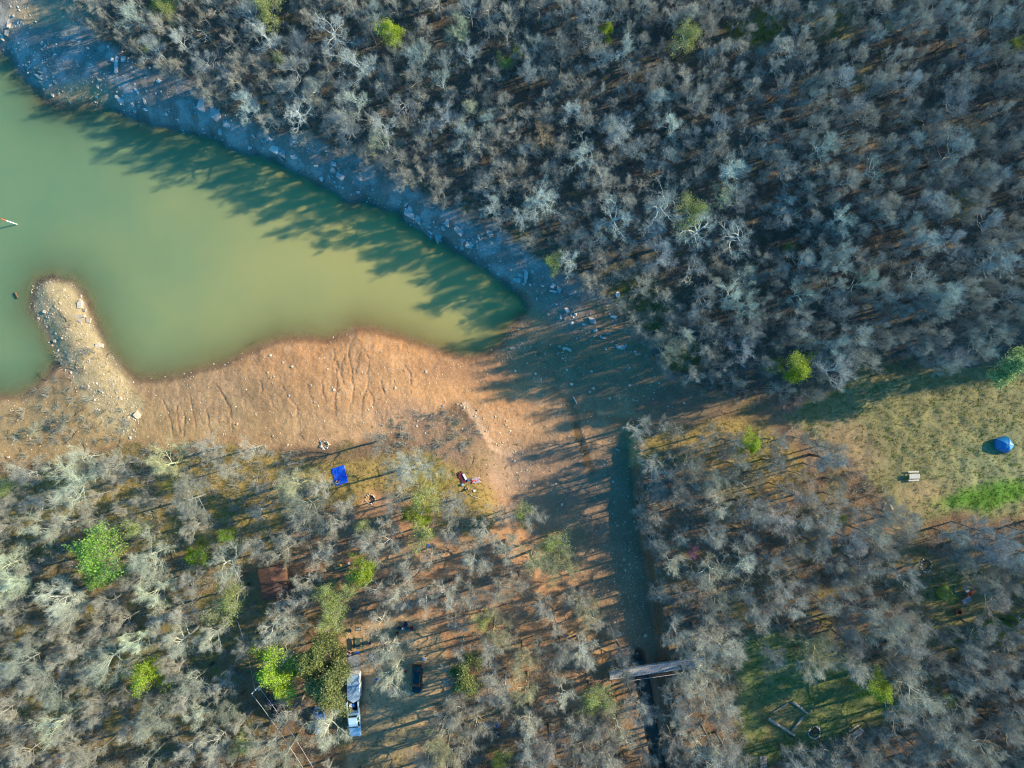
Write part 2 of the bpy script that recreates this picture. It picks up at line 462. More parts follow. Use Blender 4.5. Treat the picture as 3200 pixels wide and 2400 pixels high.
M['redlamp'] = simple('red_lamp_glass', (0.6, 0.02, 0.02), 0.2, 0.05, 6)
M['clear'] = simple('lamp_glass', (0.7, 0.7, 0.68), 0.15, 0.05, 6)
M['orange'] = simple('orange_cloth', (0.75, 0.13, 0.03), 0.75, 0.15, 6)
M['darkred'] = simple('dark_red_blanket', (0.16, 0.02, 0.05), 0.85, 0.3, 4)
M['blue_cloth'] = simple('blue_cloth', (0.02, 0.14, 0.55), 0.75, 0.15, 6)
M['navy_cloth'] = simple('navy_cloth', (0.012, 0.03, 0.12), 0.8, 0.15, 6)
M['teal_cloth'] = simple('teal_cloth', (0.01, 0.16, 0.24), 0.8, 0.15, 6)
M['green_cloth'] = simple('green_plastic', (0.01, 0.35, 0.22), 0.5, 0.1, 6)
M['lightblue'] = simple('light_blue_cloth', (0.25, 0.48, 0.72), 0.75, 0.1, 6)
M['tan'] = simple('tan_cloth', (0.58, 0.44, 0.30), 0.8, 0.1, 6)
M['yellow'] = simple('yellow_plastic', (0.7, 0.4, 0.04), 0.5, 0.1, 6)
M['grey_cloth'] = simple('grey_canvas', (0.30, 0.33, 0.37), 0.7, 0.25, 2, bump=0.2)
M['greengrey'] = simple('green_grey_paint', (0.08, 0.13, 0.10), 0.7, 0.2, 4)
M['skin'] = simple('skin', (0.52, 0.33, 0.24), 0.6, 0.05, 6)
M['hair'] = simple('dark_hair', (0.04, 0.025, 0.018), 0.7, 0.2, 9)
M['denim'] = simple('denim', (0.05, 0.08, 0.16), 0.85, 0.15, 6)
M['ash'] = simple('ash_and_char', (0.06, 0.06, 0.065), 0.95, 0.5, 5, bump=0.5)
M['concrete'] = simple('concrete', (0.36, 0.35, 0.33), 0.85, 0.25, 2, bump=0.2)
M['log'] = simple('stripped_log', (0.50, 0.46, 0.40), 0.85, 0.3, 3, bump=0.4)
M['pole'] = simple('pole_wood', (0.24, 0.13, 0.08), 0.85, 0.2, 3)
M['wire'] = simple('aluminium_wire', (0.55, 0.57, 0.6), 0.4, 0.05, 1, metal=0.3)
M['dirtfloor'] = M['wood_brown']

def plaid_mat():
    m, nt, b = nmat('plaid_blanket')
    tc = N(nt, 'ShaderNodeTexCoord')
    w1 = N(nt, 'ShaderNodeTexWave'); w1.inputs['Scale'].default_value = 2.2; w1.inputs['Distortion'].default_value = 1.5
    nt.links.new(tc.outputs['Object'], w1.inputs[0])
    ck = N(nt, 'ShaderNodeTexVoronoi'); ck.inputs['Scale'].default_value = 5; nt.links.new(tc.outputs['Object'], ck.inputs[0])
    c = mixrgb(nt, 'MIX', ramp(nt, w1.outputs['Fac'], [(0.4, 0.0), (0.6, 1.0)]), (0.03, 0.03, 0.09), (0.6, 0.55, 0.6))
    c = mixrgb(nt, 'MIX', ramp(nt, ck.outputs['Color'], [(0.55, 0.0), (0.6, 1.0)]), c, (0.5, 0.02, 0.04))
    nt.links.new(c, b.inputs['Base Color']); b.inputs['Roughness'].default_value = 0.9
    return m
M['plaid'] = plaid_mat()

# ------------------------------------------------------------------ mesh builder
class MB:
    def __init__(s):
        s.v = []; s.f = []; s.m = []
    def add(s, verts, faces, mi=0):
        n = len(s.v)
        s.v.extend(verts)
        for f in faces:
            s.f.append(tuple(i + n for i in f)); s.m.append(mi)
    def box(s, c, size, rz=0.0, mi=0, tilt=None, taper=1.0):
        hx, hy, hz = size[0] / 2, size[1] / 2, size[2] / 2
        vs = []
        for z in (-hz, hz):
            k = taper if z > 0 else 1.0
            for x, y in ((-hx, -hy), (hx, -hy), (hx, hy), (-hx, hy)):
                vs.append(Vector((x * k, y * k, z)))
        mat = Matrix.Rotation(rz, 3, 'Z')
        if tilt:
            mat = mat @ Matrix.Rotation(tilt[0], 3, 'X') @ Matrix.Rotation(tilt[1], 3, 'Y')
        vs = [tuple(mat @ v + Vector(c)) for v in vs]
        s.add(vs, [(3, 2, 1, 0), (4, 5, 6, 7), (0, 1, 5, 4), (1, 2, 6, 5), (2, 3, 7, 6), (3, 0, 4, 7)], mi)
    def tube(s, pts, rad, sides=6, mi=0, caps=True):
        pts = [Vector(p) for p in pts]
        if not hasattr(rad, '__len__'):
            rad = [rad] * len(pts)
        rings = []
        vs = []
        for i, p in enumerate(pts):
            d = (pts[min(i + 1, len(pts) - 1)] - pts[max(i - 1, 0)])
            if d.length < 1e-6: d = Vector((0, 0, 1))
            d.normalize()
            a = d.orthogonal().normalized(); b_ = d.cross(a)
            if i:
                # keep rings aligned
                a = (pa - d * pa.dot(d))
                if a.length < 1e-5: a = d.orthogonal()
                a.normalize(); b_ = d.cross(a)
            pa = a
            for k in range(sides):
                t = 2 * PI * k / sides
                vs.append(tuple(p + (a * math.cos(t) + b_ * math.sin(t)) * rad[i]))
        fs = []
        for i in range(len(pts) - 1):
            for k in range(sides):
                k2 = (k + 1) % sides
                fs.append((i * sides + k, i * sides + k2, (i + 1) * sides + k2, (i + 1) * sides + k))
        if caps:
            fs.append(tuple(range(sides - 1, -1, -1)))
            fs.append(tuple((len(pts) - 1) * sides + k for k in range(sides)))
        s.add(vs, fs, mi)
    def lathe(s, c, prof, sides=12, mi=0, axis=None):
        vs = []; fs = []
        q = axis.to_track_quat('Z', 'Y') if axis else None
        for r, z in prof:
            for k in range(sides):
                t = 2 * PI * k / sides
                v = Vector((r * math.cos(t), r * math.sin(t), z))
                if q: v = q @ v
                vs.append(tuple(v + Vector(c)))
        for i in range(len(prof) - 1):
            for k in range(sides):
                k2 = (k + 1) % sides
                fs.append((i * sides + k, i * sides + k2, (i + 1) * sides + k2, (i + 1) * sides + k))
        fs.append(tuple(range(sides - 1, -1, -1)))
        fs.append(tuple((len(prof) - 1) * sides + k for k in range(sides)))
        s.add(vs, fs, mi)
    def prism(s, poly, z0, z1, mi=0, shrink=1.0):
        n = len(poly)
        cx = sum(p[0] for p in poly) / n; cy = sum(p[1] for p in poly) / n
        a = sum(poly[i][0] * poly[(i + 1) % n][1] - poly[(i + 1) % n][0] * poly[i][1] for i in range(n))
        if a < 0: poly = poly[::-1]
        vs = [(p[0], p[1], z0) for p in poly] + [(cx + (p[0] - cx) * shrink, cy + (p[1] - cy) * shrink, z1) for p in poly]
        fs = [tuple(range(n - 1, -1, -1)), tuple(range(n, 2 * n))] + [(i, (i + 1) % n, n + (i + 1) % n, n + i) for i in range(n)]
        s.add(vs, fs, mi)
    def mesh(s, name, mats, smooth=False):
        me = bpy.data.meshes.new(name)
        me.from_pydata([tuple(v) for v in s.v], [], s.f)
        for m_ in (mats if isinstance(mats, (list, tuple)) else [mats]):
            me.materials.append(m_)
        if any(s.m):
            me.polygons.foreach_set('material_index', s.m)
        if smooth:
            me.polygons.foreach_set('use_smooth', [True] * len(me.polygons))
        me.update()
        return me

def obj(name, me, parent=None):
    if isinstance(me, MB):
        raise TypeError
    o = bpy.data.objects.new(name, me)
    COL.objects.link(o)
    if parent: o.parent = parent
    return o

def part(name, mb, mat, parent, smooth=False):
    return obj(name, mb.mesh(name, mat, smooth), parent)

def tag(o, label=None, cat=None, group=None, kind=None):
    if label: o['label'] = label
    if cat: o['category'] = cat
    if group: o['group'] = group
    if kind: o['kind'] = kind
    return o

def empty(name, loc, rz=0.0, label=None, cat=None, group=None):
    o = bpy.data.objects.new(name, None)
    o.empty_display_size = 0.3
    o.location = loc; o.rotation_euler = (0, 0, rz)
    COL.objects.link(o)
    return tag(o, label, cat, group)

# ------------------------------------------------------------------ terrain
def axis(lo, hi, f0, f1, fine, mid, far):
    a = list(np.arange(lo, f0, mid)) + list(np.arange(f0, f1, fine)) + list(np.arange(f1, hi + mid, mid))
    out = []
    step = mid; v = a[-1]
    while v < far:
        step *= 1.35; v += step; out.append(v)
    pre = []
    step = mid; v = a[0]
    while v > -far:
        step *= 1.35; v -= step; pre.append(v)
    return np.array(pre[::-1] + a + out)

GX = axis(-96, 100, -70, 16, 0.17, 0.34, 900)
GY = axis(-74, 74, -14, 11, 0.17, 0.34, 900)
XX, YY = np.meshgrid(GX, GY)
PX, PY = to_px(XX, YY)
PXc = np.clip(PX, -1500, 4700); PYc = np.clip(PY, -1300, 3700)
ZZ = ground(PXc, PYc)
_gcache = (GX, GY, ZZ)

def paint_ground():
    px, py = PXc, PYc
    wob = 26 * fbm(px / 70, py / 70, 70) + 10 * fbm(px / 18, py / 18, 71)
    wob2 = 26 * fbm(px / 70, py / 70, 80) + 10 * fbm(px / 18, py / 18, 81)
    qx, qy = px + wob * 1.6, py + wob2 * 1.6
    col = np.empty(px.shape + (3,)); col[:] = (0.165, 0.105, 0.065)
    tr = np.zeros(px.shape + (3,)); tr[..., 2] = 1.0
    def lay(w, c, wet=None, grass=None, litter=None):
        nonlocal col
        col = col * (1 - w[..., None]) + np.array(c) * w[..., None]
        for k, v in enumerate((wet, grass, litter)):
            if v is not None:
                tr[..., k] = tr[..., k] * (1 - w) + v * w
    def poly(pts, f):
        return sstep(-f, f, poly_sd(qx, qy, pts))
    def ell(cx, cy, rx, ry, f=0.35, ang=0.0):
        ca, sa = math.cos(R(ang)), math.sin(R(ang))
        u = (qx - cx) * ca + (qy - cy) * sa; v = -(qx - cx) * sa + (qy - cy) * ca
        d = np.sqrt((u / rx) ** 2 + (v / ry) ** 2)
        return 1 - sstep(1 - f, 1 + f, d)
    # woodland floor, patchy
    pat = sstep(-0.12, 0.15, fbm(px / 110, py / 110, 90))
    lay(pat * 0.6, (0.125, 0.095, 0.07))
    lay(sstep(0.02, 0.2, fbm(px / 90, py / 90, 91)) * 0.55, (0.17, 0.155, 0.06), grass=0.6)
    # hillside wood
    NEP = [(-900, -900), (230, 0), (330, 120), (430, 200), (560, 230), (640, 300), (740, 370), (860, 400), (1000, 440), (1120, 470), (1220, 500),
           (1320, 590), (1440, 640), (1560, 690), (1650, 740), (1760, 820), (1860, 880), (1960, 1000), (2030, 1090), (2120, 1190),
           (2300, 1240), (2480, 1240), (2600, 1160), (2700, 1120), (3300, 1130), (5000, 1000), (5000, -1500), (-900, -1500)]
    lay(poly(NEP, 30), (0.09, 0.09, 0.08), grass=0.10, litter=0.5)  # floor colour darkened and cooled, the hillside's deep shade put into it
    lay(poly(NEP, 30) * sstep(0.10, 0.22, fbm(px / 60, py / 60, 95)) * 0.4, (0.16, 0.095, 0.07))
    lay(ell(2600, 60, 90, 70) * 0.8, (0.25, 0.235, 0.10), grass=0.6)
    lay(ell(2360, 90, 80, 60) * 0.9, (0.22, 0.23, 0.06), grass=0.8)
    lay(ell(2700, 250, 40, 50) * 0.7, (0.24, 0.20, 0.08))
    lay(ell(3040, 400, 70, 30) * 0.7, (0.26, 0.21, 0.10))
    lay(ell(2450, 170, 70, 50) * 0.6, (0.28, 0.17, 0.10))
    lay(ell(3000, 640, 60, 40) * 0.7, (0.22, 0.22, 0.07), grass=0.6)
    lay(ell(2000, 950, 120, 90, ang=40) * 0.6, (0.13, 0.14, 0.04), grass=0.7)
    lay(ell(2150, 1120, 60, 45) * 0.8, (0.13, 0.12, 0.035), grass=0.7)
    # mud flat
    MUD = [(-900, 1200), (60, 1180), (398, 1120), (900, 1000), (1700, 900), (1950, 1010), (2060, 1130), (2200, 1230), (2330, 1250), (2200, 1330), (1990, 1335), (1965, 1400),
           (1900, 1600), (1640, 1600), (1590, 1480), (1540, 1380), (1480, 1290), (1420, 1255), (1330, 1300), (1230, 1350), (1130, 1375), (980, 1385),
           (760, 1395), (560, 1390), (400, 1385), (220, 1430), (0, 1460), (-900, 1460)]
    w = poly(MUD, 16)
    lay(w, (0.40, 0.235, 0.125), litter=0.25, grass=0.0)
    lay(w * ell(1230, 1170, 480, 170, 0.6), (0.52, 0.255, 0.105))
    lay(w * ell(1220, 1210, 260, 110, 0.7) * .5, (0.62, 0.36, 0.17))
    lay(w * ell(1130, 1330, 420, 50, 0.6) * 0.7, (0.54, 0.34, 0.18))
    lay(w * ell(560, 1290, 380, 140, 0.6) * 0.9, (0.345, 0.235, 0.115))
    lay(w * ell(700, 1290, 60, 70, 0.6) * 0.6, (0.50, 0.37, 0.20), litter=.6)
    lay(w * sstep(.02, .2, fbm(px / 50, py / 90, 133)) * 0.35, (0.30, 0.18, 0.095))
    lay(w * sstep(.05, .2, fbm(px / 28, py / 28, 134)) * 0.4, (0.60, 0.36, 0.20), litter=.5)
    lay(w * ell(150, 1330, 330, 120, 0.5) * 0.85, (0.33, 0.245, 0.12), litter=.5)
    lay(w * ell(1930, 1130, 330, 160, 0.5) * 0.75, (0.27, 0.17, 0.10), wet=.2)
    lay(w * (0.5 + 0.5 * sstep(-.1, .15, fbm(px / 40, py / 22, 101))) * ell(640, 1230, 300, 60, .5) * 0.5, (0.30, 0.20, 0.12))
    lay(w * ell(2140, 1260, 140, 60, 0.5) * 0.9, (0.16, 0.13, 0.09), litter=0.5)
    lay(ell(2450, 1300, 90, 60, 0.5) * 0.9, (0.32, 0.19, 0.115), litter=0.8)
    lay(ell(2560, 1380, 110, 60, .5, 35) * 0.9, (0.34, 0.22, 0.13), litter=0.8)
    lay(w * ell(1500, 1150, 200, 60, .5) * .7, (0.36, 0.19, 0.10), wet=.3)
    # stony shore
    SH = [(-900, -200), (0, -60), (200, -20), (330, 130), (430, 210), (560, 240), (640, 300), (740, 380), (860, 410), (1000, 450), (1120, 480), (1220, 520),
          (1320, 600), (1440, 655), (1560, 720), (1650, 780), (1760, 850), (1850, 900), (1900, 960), (1700, 900), (1560, 900), (1200, 700), (800, 500), (300, 340), (-100, 200), (-900, 100)]
    mb_ = ell(1080, 1190, 200, 150, .5) + ell(600, 1290, 260, 110, .5)
    lay(np.clip(mb_, 0, 1) * w * sstep(.0, .22, fbm(px / 7, py / 80, 145)) * 0.40, (0.30, 0.17, 0.09))
    lay(np.clip(mb_, 0, 1) * w * sstep(.05, .25, fbm(px / 9, py / 60, 146)) * 0.35, (0.58, 0.36, 0.20), litter=.6)
    w = poly(SH, 18)
    lay(w, (0.22, 0.21, 0.19), litter=0.6, grass=0.0)
    lay(w * sstep(-0.05, 0.15, fbm(px / 35, py / 35, 110)) * 0.8, (0.38, 0.38, 0.36))
    lay(ell(240, 285, 90, 40, .5), (0.42, 0.29, 0.15), litter=0.1)
    lay(ell(150, 40, 130, 50, .5) * 0.9, (0.34, 0.27, 0.16), litter=0.1)
    lay(ell(1720, 930, 150, 60, .5, 35) * 0.8, (0.26, 0.22, 0.18), litter=0.2)
    lay(sstep(0, 14, 20 - seg_dist(qx, qy, [(1720, 870), (1850, 900), (1950, 1000), (2050, 1110), (2100, 1180)])) * 0.6, (0.30, 0.24, 0.21))
    # jetty
    JT = [(150, 868), (230, 880), (290, 1010), (400, 1190), (440, 1300), (420, 1380), (330, 1330), (250, 1240), (160, 1110), (90, 980), (90, 900)]
    lay(poly(JT, 14), (0.42, 0.34, 0.19), litter=0.7, grass=0.05)
    # channel
    w = poly(CHAN, 22)
    lay(w * sstep(1330, 1480, py), (0.29, 0.195, 0.125), litter=0.25, grass=0.0)
    lay(w * sstep(1330, 1400, py) * ell(1700, 1560, 150, 170, .5) * 0.9, (0.32, 0.20, 0.125), litter=0.3)
    lay(w * ell(1780, 1690, 90, 40, .5) * 0.5, (0.20, 0.17, 0.07), grass=0.2)
    lay(w * ell(1870, 1850, 90, 100, .5) * 0.5, (0.14, 0.13, 0.09), grass=0.1)
    # camp
    lay(ell(1300, 1780, 480, 280, .5), (0.44, 0.235, 0.13), litter=0.75, grass=0.05)
    lay(ell(1260, 1740, 150, 40, .5, -12) * 0.8, (0.52, 0.33, 0.19), litter=0.4)
    lay(ell(1700, 2050, 260, 320, .5) * 0.8, (0.40, 0.225, 0.12), litter=0.9)
    lay(ell(1850, 2100, 130, 26, .5, -10) * 0.8, (0.42, 0.24, 0.13), litter=0.4)
    lay(poly([(1050, 1940), (1340, 1920), (1420, 2080), (1350, 2250), (1290, 2420), (1080, 2420), (1130, 2250), (1140, 2100), (1060, 2050)], 20), (0.50, 0.34, 0.19), litter=0.4, grass=0.1)
    lay(poly([(1120, 2260), (1300, 2210), (1290, 2420), (1110, 2420)], 20) * 0.7, (0.27, 0.24, 0.15), grass=0.3)
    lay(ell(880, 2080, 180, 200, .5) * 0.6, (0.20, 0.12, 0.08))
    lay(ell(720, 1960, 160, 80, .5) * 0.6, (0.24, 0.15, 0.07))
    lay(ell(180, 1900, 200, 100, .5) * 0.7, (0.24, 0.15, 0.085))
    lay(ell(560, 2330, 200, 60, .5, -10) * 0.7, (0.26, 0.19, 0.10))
    lay(ell(30, 2370, 80, 70, .5) * 0.9, (0.40, 0.28, 0.15), litter=0.3)
    # dry grass
    for P in ([(430, 1480), (620, 1410), (830, 1405), (960, 1450), (930, 1610), (700, 1650), (430, 1570), (0, 1500), (0, 1600), (300, 1640), (450, 1600)],
              [(480, 1600), (760, 1560), (900, 1600), (840, 1720), (600, 1740), (420, 1680)],
              [(0, 1500), (300, 1470), (500, 1480), (480, 1640), (200, 1700), (0, 1680)],
              [(1180, 1430), (1300, 1400), (1400, 1430), (1530, 1510), (1570, 1620), (1500, 1690), (1380, 1650), (1280, 1570), (1200, 1560)],
              [(1965, 1375), (2100, 1340), (2300, 1310), (2470, 1390), (2530, 1480), (2420, 1570), (2300, 1530), (2150, 1480), (1990, 1450)],
              [(930, 1440), (1240, 1430), (1240, 1560), (940, 1600)]):
        lay(poly(P, 22), (0.37, 0.255, 0.085), grass=0.55, litter=0.6)
    lay(ell(2330, 1480, 60, 160, .5, 20) * 0.8, (0.27, 0.26, 0.06), grass=0.7)
    lay(ell(560, 1520, 60, 25, .5) * 0.8, (0.24, 0.24, 0.04), grass=0.8)
    lay(ell(1335, 1490, 60, 60, .5) * 0.7, (0.25, 0.24, 0.05), grass=0.7)
    lay(ell(1180, 1570, 60, 40, .5), (0.46, 0.25, 0.135), litter=0.4, grass=0.0)
    # mound
    lay(ell(1350, 1350, 190, 70, .45, 20) * .7, (0.36, 0.225, 0.15), litter=0.9, grass=0.1)
    lay(sstep(0, 12, 16 - seg_dist(qx, qy, [(1452, 1272), (1500, 1330), (1545, 1390), (1600, 1430)])), (0.62, 0.40, 0.24), litter=0.2, grass=0.0)
    lay(ell(1590, 1480, 60, 100, .5, -20) * 0.8, (0.42, 0.28, 0.19), litter=0.5, grass=0.1)
    # banks right of the channel
    lay(ell(1985, 1415, 22, 50, .5), (0.50, 0.30, 0.13), grass=0.2)
    lay(ell(2230, 1560, 220, 160, .5) * 0.5, (0.24, 0.155, 0.10), litter=0.9, grass=0.1)
    lay(ell(2200, 1900, 160, 260, .5) * 0.5, (0.20, 0.13, 0.09), litter=0.9, grass=0.15)
    lay(ell(2320, 1900, 60, 60, .5) * 0.8, (0.26, 0.22, 0.07), grass=0.6)
    # east field and lawns
    lay(ell(350, 1950, 560, 420, .5) * 0.7 * (.4 + sstep(-.1, .15, fbm(px / 60, py / 40, 151))), (0.28, 0.24, 0.09), litter=0.8, grass=.5)
    FLD = [(2440, 1290), (2560, 1240), (2680, 1180), (3300, 1120), (5000, 1150), (5000, 1620), (3300, 1640), (3000, 1600), (2850, 1640), (2800, 1700), (2790, 1600), (2730, 1530), (2640, 1430), (2540, 1370)]
    lay(poly(FLD, 20), (0.235, 0.22, 0.108), litter=0.35, grass=0.5)
    lay(ell(2660, 1400, 110, 70, .5, 40) * 0.75, (0.34, 0.24, 0.14), litter=0.8, grass=0.1)
    lay(ell(2890, 1550, 90, 45, .5) * 0.8, (0.36, 0.27, 0.14), litter=0.8, grass=0.1)
    lay(ell(3100, 1480, 130, 130, .5) * 0.7, (0.25, 0.27, 0.14), litter=0.2, grass=0.4)
    lay(ell(3090, 1550, 160, 36, .5, -6), (0.09, 0.25, 0.025), litter=0.2, grass=0.7)
    lay(ell(2820, 1660, 40, 70, .5), (0.38, 0.29, 0.16), litter=0.4)
    lay(ell(3060, 1900, 220, 150, .5) * 0.8, (0.24, 0.23, 0.11), grass=0.5, litter=0.4)
    lay(ell(3120, 1950, 70, 26, .5, -15), (0.15, 0.24, 0.03), grass=0.8, litter=0.2)
    LAWN = [(2300, 2010), (2400, 1960), (2560, 1990), (2760, 2090), (2830, 2230), (2650, 2300), (2500, 2350), (2330, 2420), (2300, 2200)]
    lay(poly(LAWN, 26), (0.15, 0.19, 0.075), grass=0.45, litter=0.25)
    lay(poly(LAWN, 26) * sstep(0, .15, fbm(px / 50, py / 25, 130)) * 0.6, (0.24, 0.21, 0.09))
    lay(ell(2450, 2240, 60, 45, .5) * 0.8, (0.34, 0.26, 0.11), litter=0.5)
    lay(ell(2650, 2350, 330, 30, .5, -14) * 0.6, (0.28, 0.18, 0.10), litter=0.9)
    # wet margins and bed
    dw = -poly_sd(px, py, WATER) + 14 * fbm(px / 60, py / 60, 3) + 5 * fbm(px / 14, py / 14, 5)
    wet = np.where(dw > -2, 1 - sstep(0, 20 + 40 * fbm(px / 50, py / 50, 143), dw), 1.0)
    col[:] = col * (1 - 0.50 * wet[..., None])
    tr[..., 0] = wet * 0.8
    bed = sstep(0, 30, -dw)
    lay(bed * 0.8, (0.20, 0.125, 0.05), wet=0.0, grass=0.0, litter=0.1)
    lay(bed * ell(180, 1000, 230, 260, .4) * .8, (0.20, 0.175, 0.07))
    ck = (1 - sstep(14, 34, seg_dist(px, py, CREEK))) * (py > 2040)
    lay(ck, (0.07, 0.06, 0.05), wet=0.8, grass=0.0, litter=0.1)
    stw = 1 - sstep(6, 24, seg_dist(px, py, STREAM))
    lay(stw * 0.8, (0.24, 0.14, 0.07), wet=0.7, grass=0.0, litter=0.0)
    # damp channels of the rills
    for i, rl in enumerate(RILLS):
        wx = px + 16 * fbm(px / 22, py / 22, 50 + i) + 5 * fbm(px / 5, py / 5, 90 + i)
        d = seg_dist(wx, py, rl)
        lay((1 - sstep(0.5, 5, d)) * 0.42, (0.27, 0.15, 0.085))
    return np.clip(col, 0.01, 0.9), tr

def grid_mesh(name, GX, GY, Z, keep=None):
    ny, nx = Z.shape
    XX, YY = np.meshgrid(GX, GY)
    co = np.stack([XX, YY, Z], -1).reshape(-1, 3).astype(np.float32)
    idx = np.arange(nx * ny).reshape(ny, nx)
    q = np.stack([idx[:-1, :-1], idx[:-1, 1:], idx[1:, 1:], idx[1:, :-1]], -1).reshape(-1, 4)
    if keep is not None:
        q = q[keep.reshape(-1)]
        used = np.unique(q); mp = np.zeros(nx * ny, int); mp[used] = np.arange(len(used))
        co = co[used]; q = mp[q]
    else:
        used = None
    me = bpy.data.meshes.new(name)
    me.vertices.add(len(co)); me.vertices.foreach_set('co', co.ravel())
    me.loops.add(q.size); me.loops.foreach_set('vertex_index', q.ravel().astype(np.int32))
    me.polygons.add(len(q)); me.polygons.foreach_set('loop_start', np.arange(0, q.size, 4, dtype=np.int32))
    me.polygons.foreach_set('loop_total', np.full(len(q), 4, np.int32))
    me.polygons.foreach_set('use_smooth', np.ones(len(q), bool))
    me.update(calc_edges=True)
    me.validate()
    return me, used

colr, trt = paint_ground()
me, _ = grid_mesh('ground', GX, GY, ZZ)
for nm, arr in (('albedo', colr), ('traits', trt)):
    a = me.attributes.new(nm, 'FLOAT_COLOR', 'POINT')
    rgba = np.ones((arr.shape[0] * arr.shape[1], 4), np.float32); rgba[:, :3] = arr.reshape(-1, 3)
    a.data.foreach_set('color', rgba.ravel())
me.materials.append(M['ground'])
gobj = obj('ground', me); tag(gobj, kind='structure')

# water sheets
def water(name, gx, gy, zlev, mat, region, silt):
    XX, YY = np.meshgrid(gx, gy)
    px, py = to_px(XX, YY)
    px = 1600 + PXM * XX * CAM_H / (CAM_H - zlev); py = 1200 - PXM * YY * CAM_H / (CAM_H - zlev)
    # bed height read from the terrain grid
    i = np.clip(np.searchsorted(GX, XX) - 1, 0, len(GX) - 2); j = np.clip(np.searchsorted(GY, YY) - 1, 0, len(GY) - 2)
    fx = np.clip((XX - GX[i]) / (GX[i + 1] - GX[i]), 0, 1); fy = np.clip((YY - GY[j]) / (GY[j + 1] - GY[j]), 0, 1)
    bed = (ZZ[j, i] * (1 - fx) + ZZ[j, i + 1] * fx) * (1 - fy) + (ZZ[j + 1, i] * (1 - fx) + ZZ[j + 1, i + 1] * fx) * fy
    depth = zlev - bed
    inside = region(px, py)
    ok = inside & (depth > -0.25)
    keep = ok[:-1, :-1] & ok[1:, :-1] & ok[:-1, 1:] & ok[1:, 1:]
    Z = np.full(XX.shape, zlev)
    me, used = grid_mesh(name, gx, gy, Z, keep)
    for nm, arr in (('depth', np.maximum(depth, 0)), ('silt', silt(px, py))):
        a = me.attributes.new(nm, 'FLOAT', 'POINT')
        a.data.foreach_set('value', arr.reshape(-1)[used].astype(np.float32))
    me.materials.append(mat)
    return tag(obj(name, me), kind='structure')

pond = water('pond_water', np.arange(-150, 8, 0.4), np.arange(-8, 90, 0.4), 0.0, M['pond'],
             lambda px, py: (py < 1320) & (px < 1760) & (poly_sd(px, py, WATER) > -70),
             lambda px, py: np.clip(0.05 + 0.95 * sstep(150, 1450, px + 0.15 * py), 0, 1) * 0.9)
def band(pts, w, py0):
    return lambda px, py: (seg_dist(px, py, pts) < w) & (py > py0)
creek = water('creek_water', np.arange(15, 32, 0.25), np.arange(-76, -38, 0.25), 0.62, M['creek'], band(CREEK, 44, 2060), lambda px, py: 0.5 + 0 * px)
zs = float(np.median([gz(*W(x, y).xy) for x, y in STREAM])) + 0.03
stream = water('stream_water', np.arange(5, 18, 0.2), np.arange(-18, 0, 0.2), zs, M['stream'], band(STREAM, 22, 1200), lambda px, py: 0.5 + 0 * px)

# ------------------------------------------------------------------ labels from landmarks
LMK = [('the brown cabin roof', 845, 1825), ('the footbridge', 2060, 2080), ('the pale pickup', 1105, 2250), ('the black car', 1302, 2120),
       ('the blue ground tarp', 1060, 1485), ('the blue tent', 3140, 1392), ('the field picnic table', 2857, 1488), ('the log square', 2470, 2240),
       ('the stone jetty', 190, 980), ('the utility pole', 793, 2165), ('the big white shore slab', 1290, 690), ('the cracked shore slab', 868, 475),
       ('the white sheet', 1930, 923), ('the yellow-green hillside tree', 1227, 108), ('the bright green hillside tree', 1896, 90),
       ('the wood-edge olive tree', 2488, 1157), ('the mint-green tree', 312, 1735), ('the cabin-side lime tree', 868, 2110),
       ('the mown green strip', 3080, 1550), ('the lawn lime tree', 2747, 2150), ('the dry-grass lime tree', 2352, 1385),
       ('the pond inlet', 1610, 1000), ('the top right corner', 3150, 40), ('the top edge middle', 1600, 20), ('the bottom left corner', 50, 2350),
       ('the bottom right corner', 3150, 2350), ('the creek mouth bank', 1985, 1420), ('the orange chairs', 3035, 1850), ('the twisted orange-tinged tree', 1698, 430),
       ('the top left corner', 60, 30), ('the hill clearing', 2600, 80), ('the gap in the wood', 2100, 500), ('the dark hill hollow', 2700, 700), ('the right edge middle', 3150, 1000),
       ('the fire ring by the tarp', 1158, 1560), ('the plaid blankets', 1470, 1500), ('the left-slope lime tree', 435, 2115), ('the fork in the channel', 1880, 1700)]
ORD = ['nearest', 'second nearest', 'third nearest', 'fourth nearest', 'fifth nearest', 'sixth nearest', 'seventh nearest', 'eighth nearest', 'ninth nearest', 'tenth nearest',
       '11th nearest', '12th nearest', '13th nearest', '14th nearest', '15th nearest', '16th nearest', '17th nearest', '18th nearest', '19th nearest', '20th nearest', '21st nearest', '22nd nearest']

def dir_word(dx, dy):
    a = math.degrees(math.atan2(-dy, dx)) % 360
    return ['right of', 'above right of', 'above', 'above left of', 'left of', 'below left of', 'below', 'below right of'][int((a + 22.5) // 45) % 8]

def label_set(items):
    """items: list of (object, description, px, py): writes a label that picks each one out by its nearest landmark"""
    cells = {}
    for o, desc, px, py in items:
        d, nm, lx, ly = min((math.hypot(px - lx, py - ly), nm, lx, ly) for nm, lx, ly in LMK)
        cells.setdefault((desc, nm, dir_word(px - lx, py - ly)), []).append((d, o))
    for (desc, nm, dw), lst in cells.items():
        lst.sort(key=lambda t: t[0])
        for i, (d, o) in enumerate(lst):
            t = f"{desc} {dw} {nm}".replace('tree with yellowish twigs below right of the yellow-green hillside tree', 'yellowish tree below right of the yellow-green hillside tree') + ('' if len(lst) == 1 else f", {ORD[min(i, 21)]}")
            if len(t.split()) > 16: t = t.replace(' hillside', '').replace(' thin', '').replace('budding tree', 'tree')
            o['label'] = t

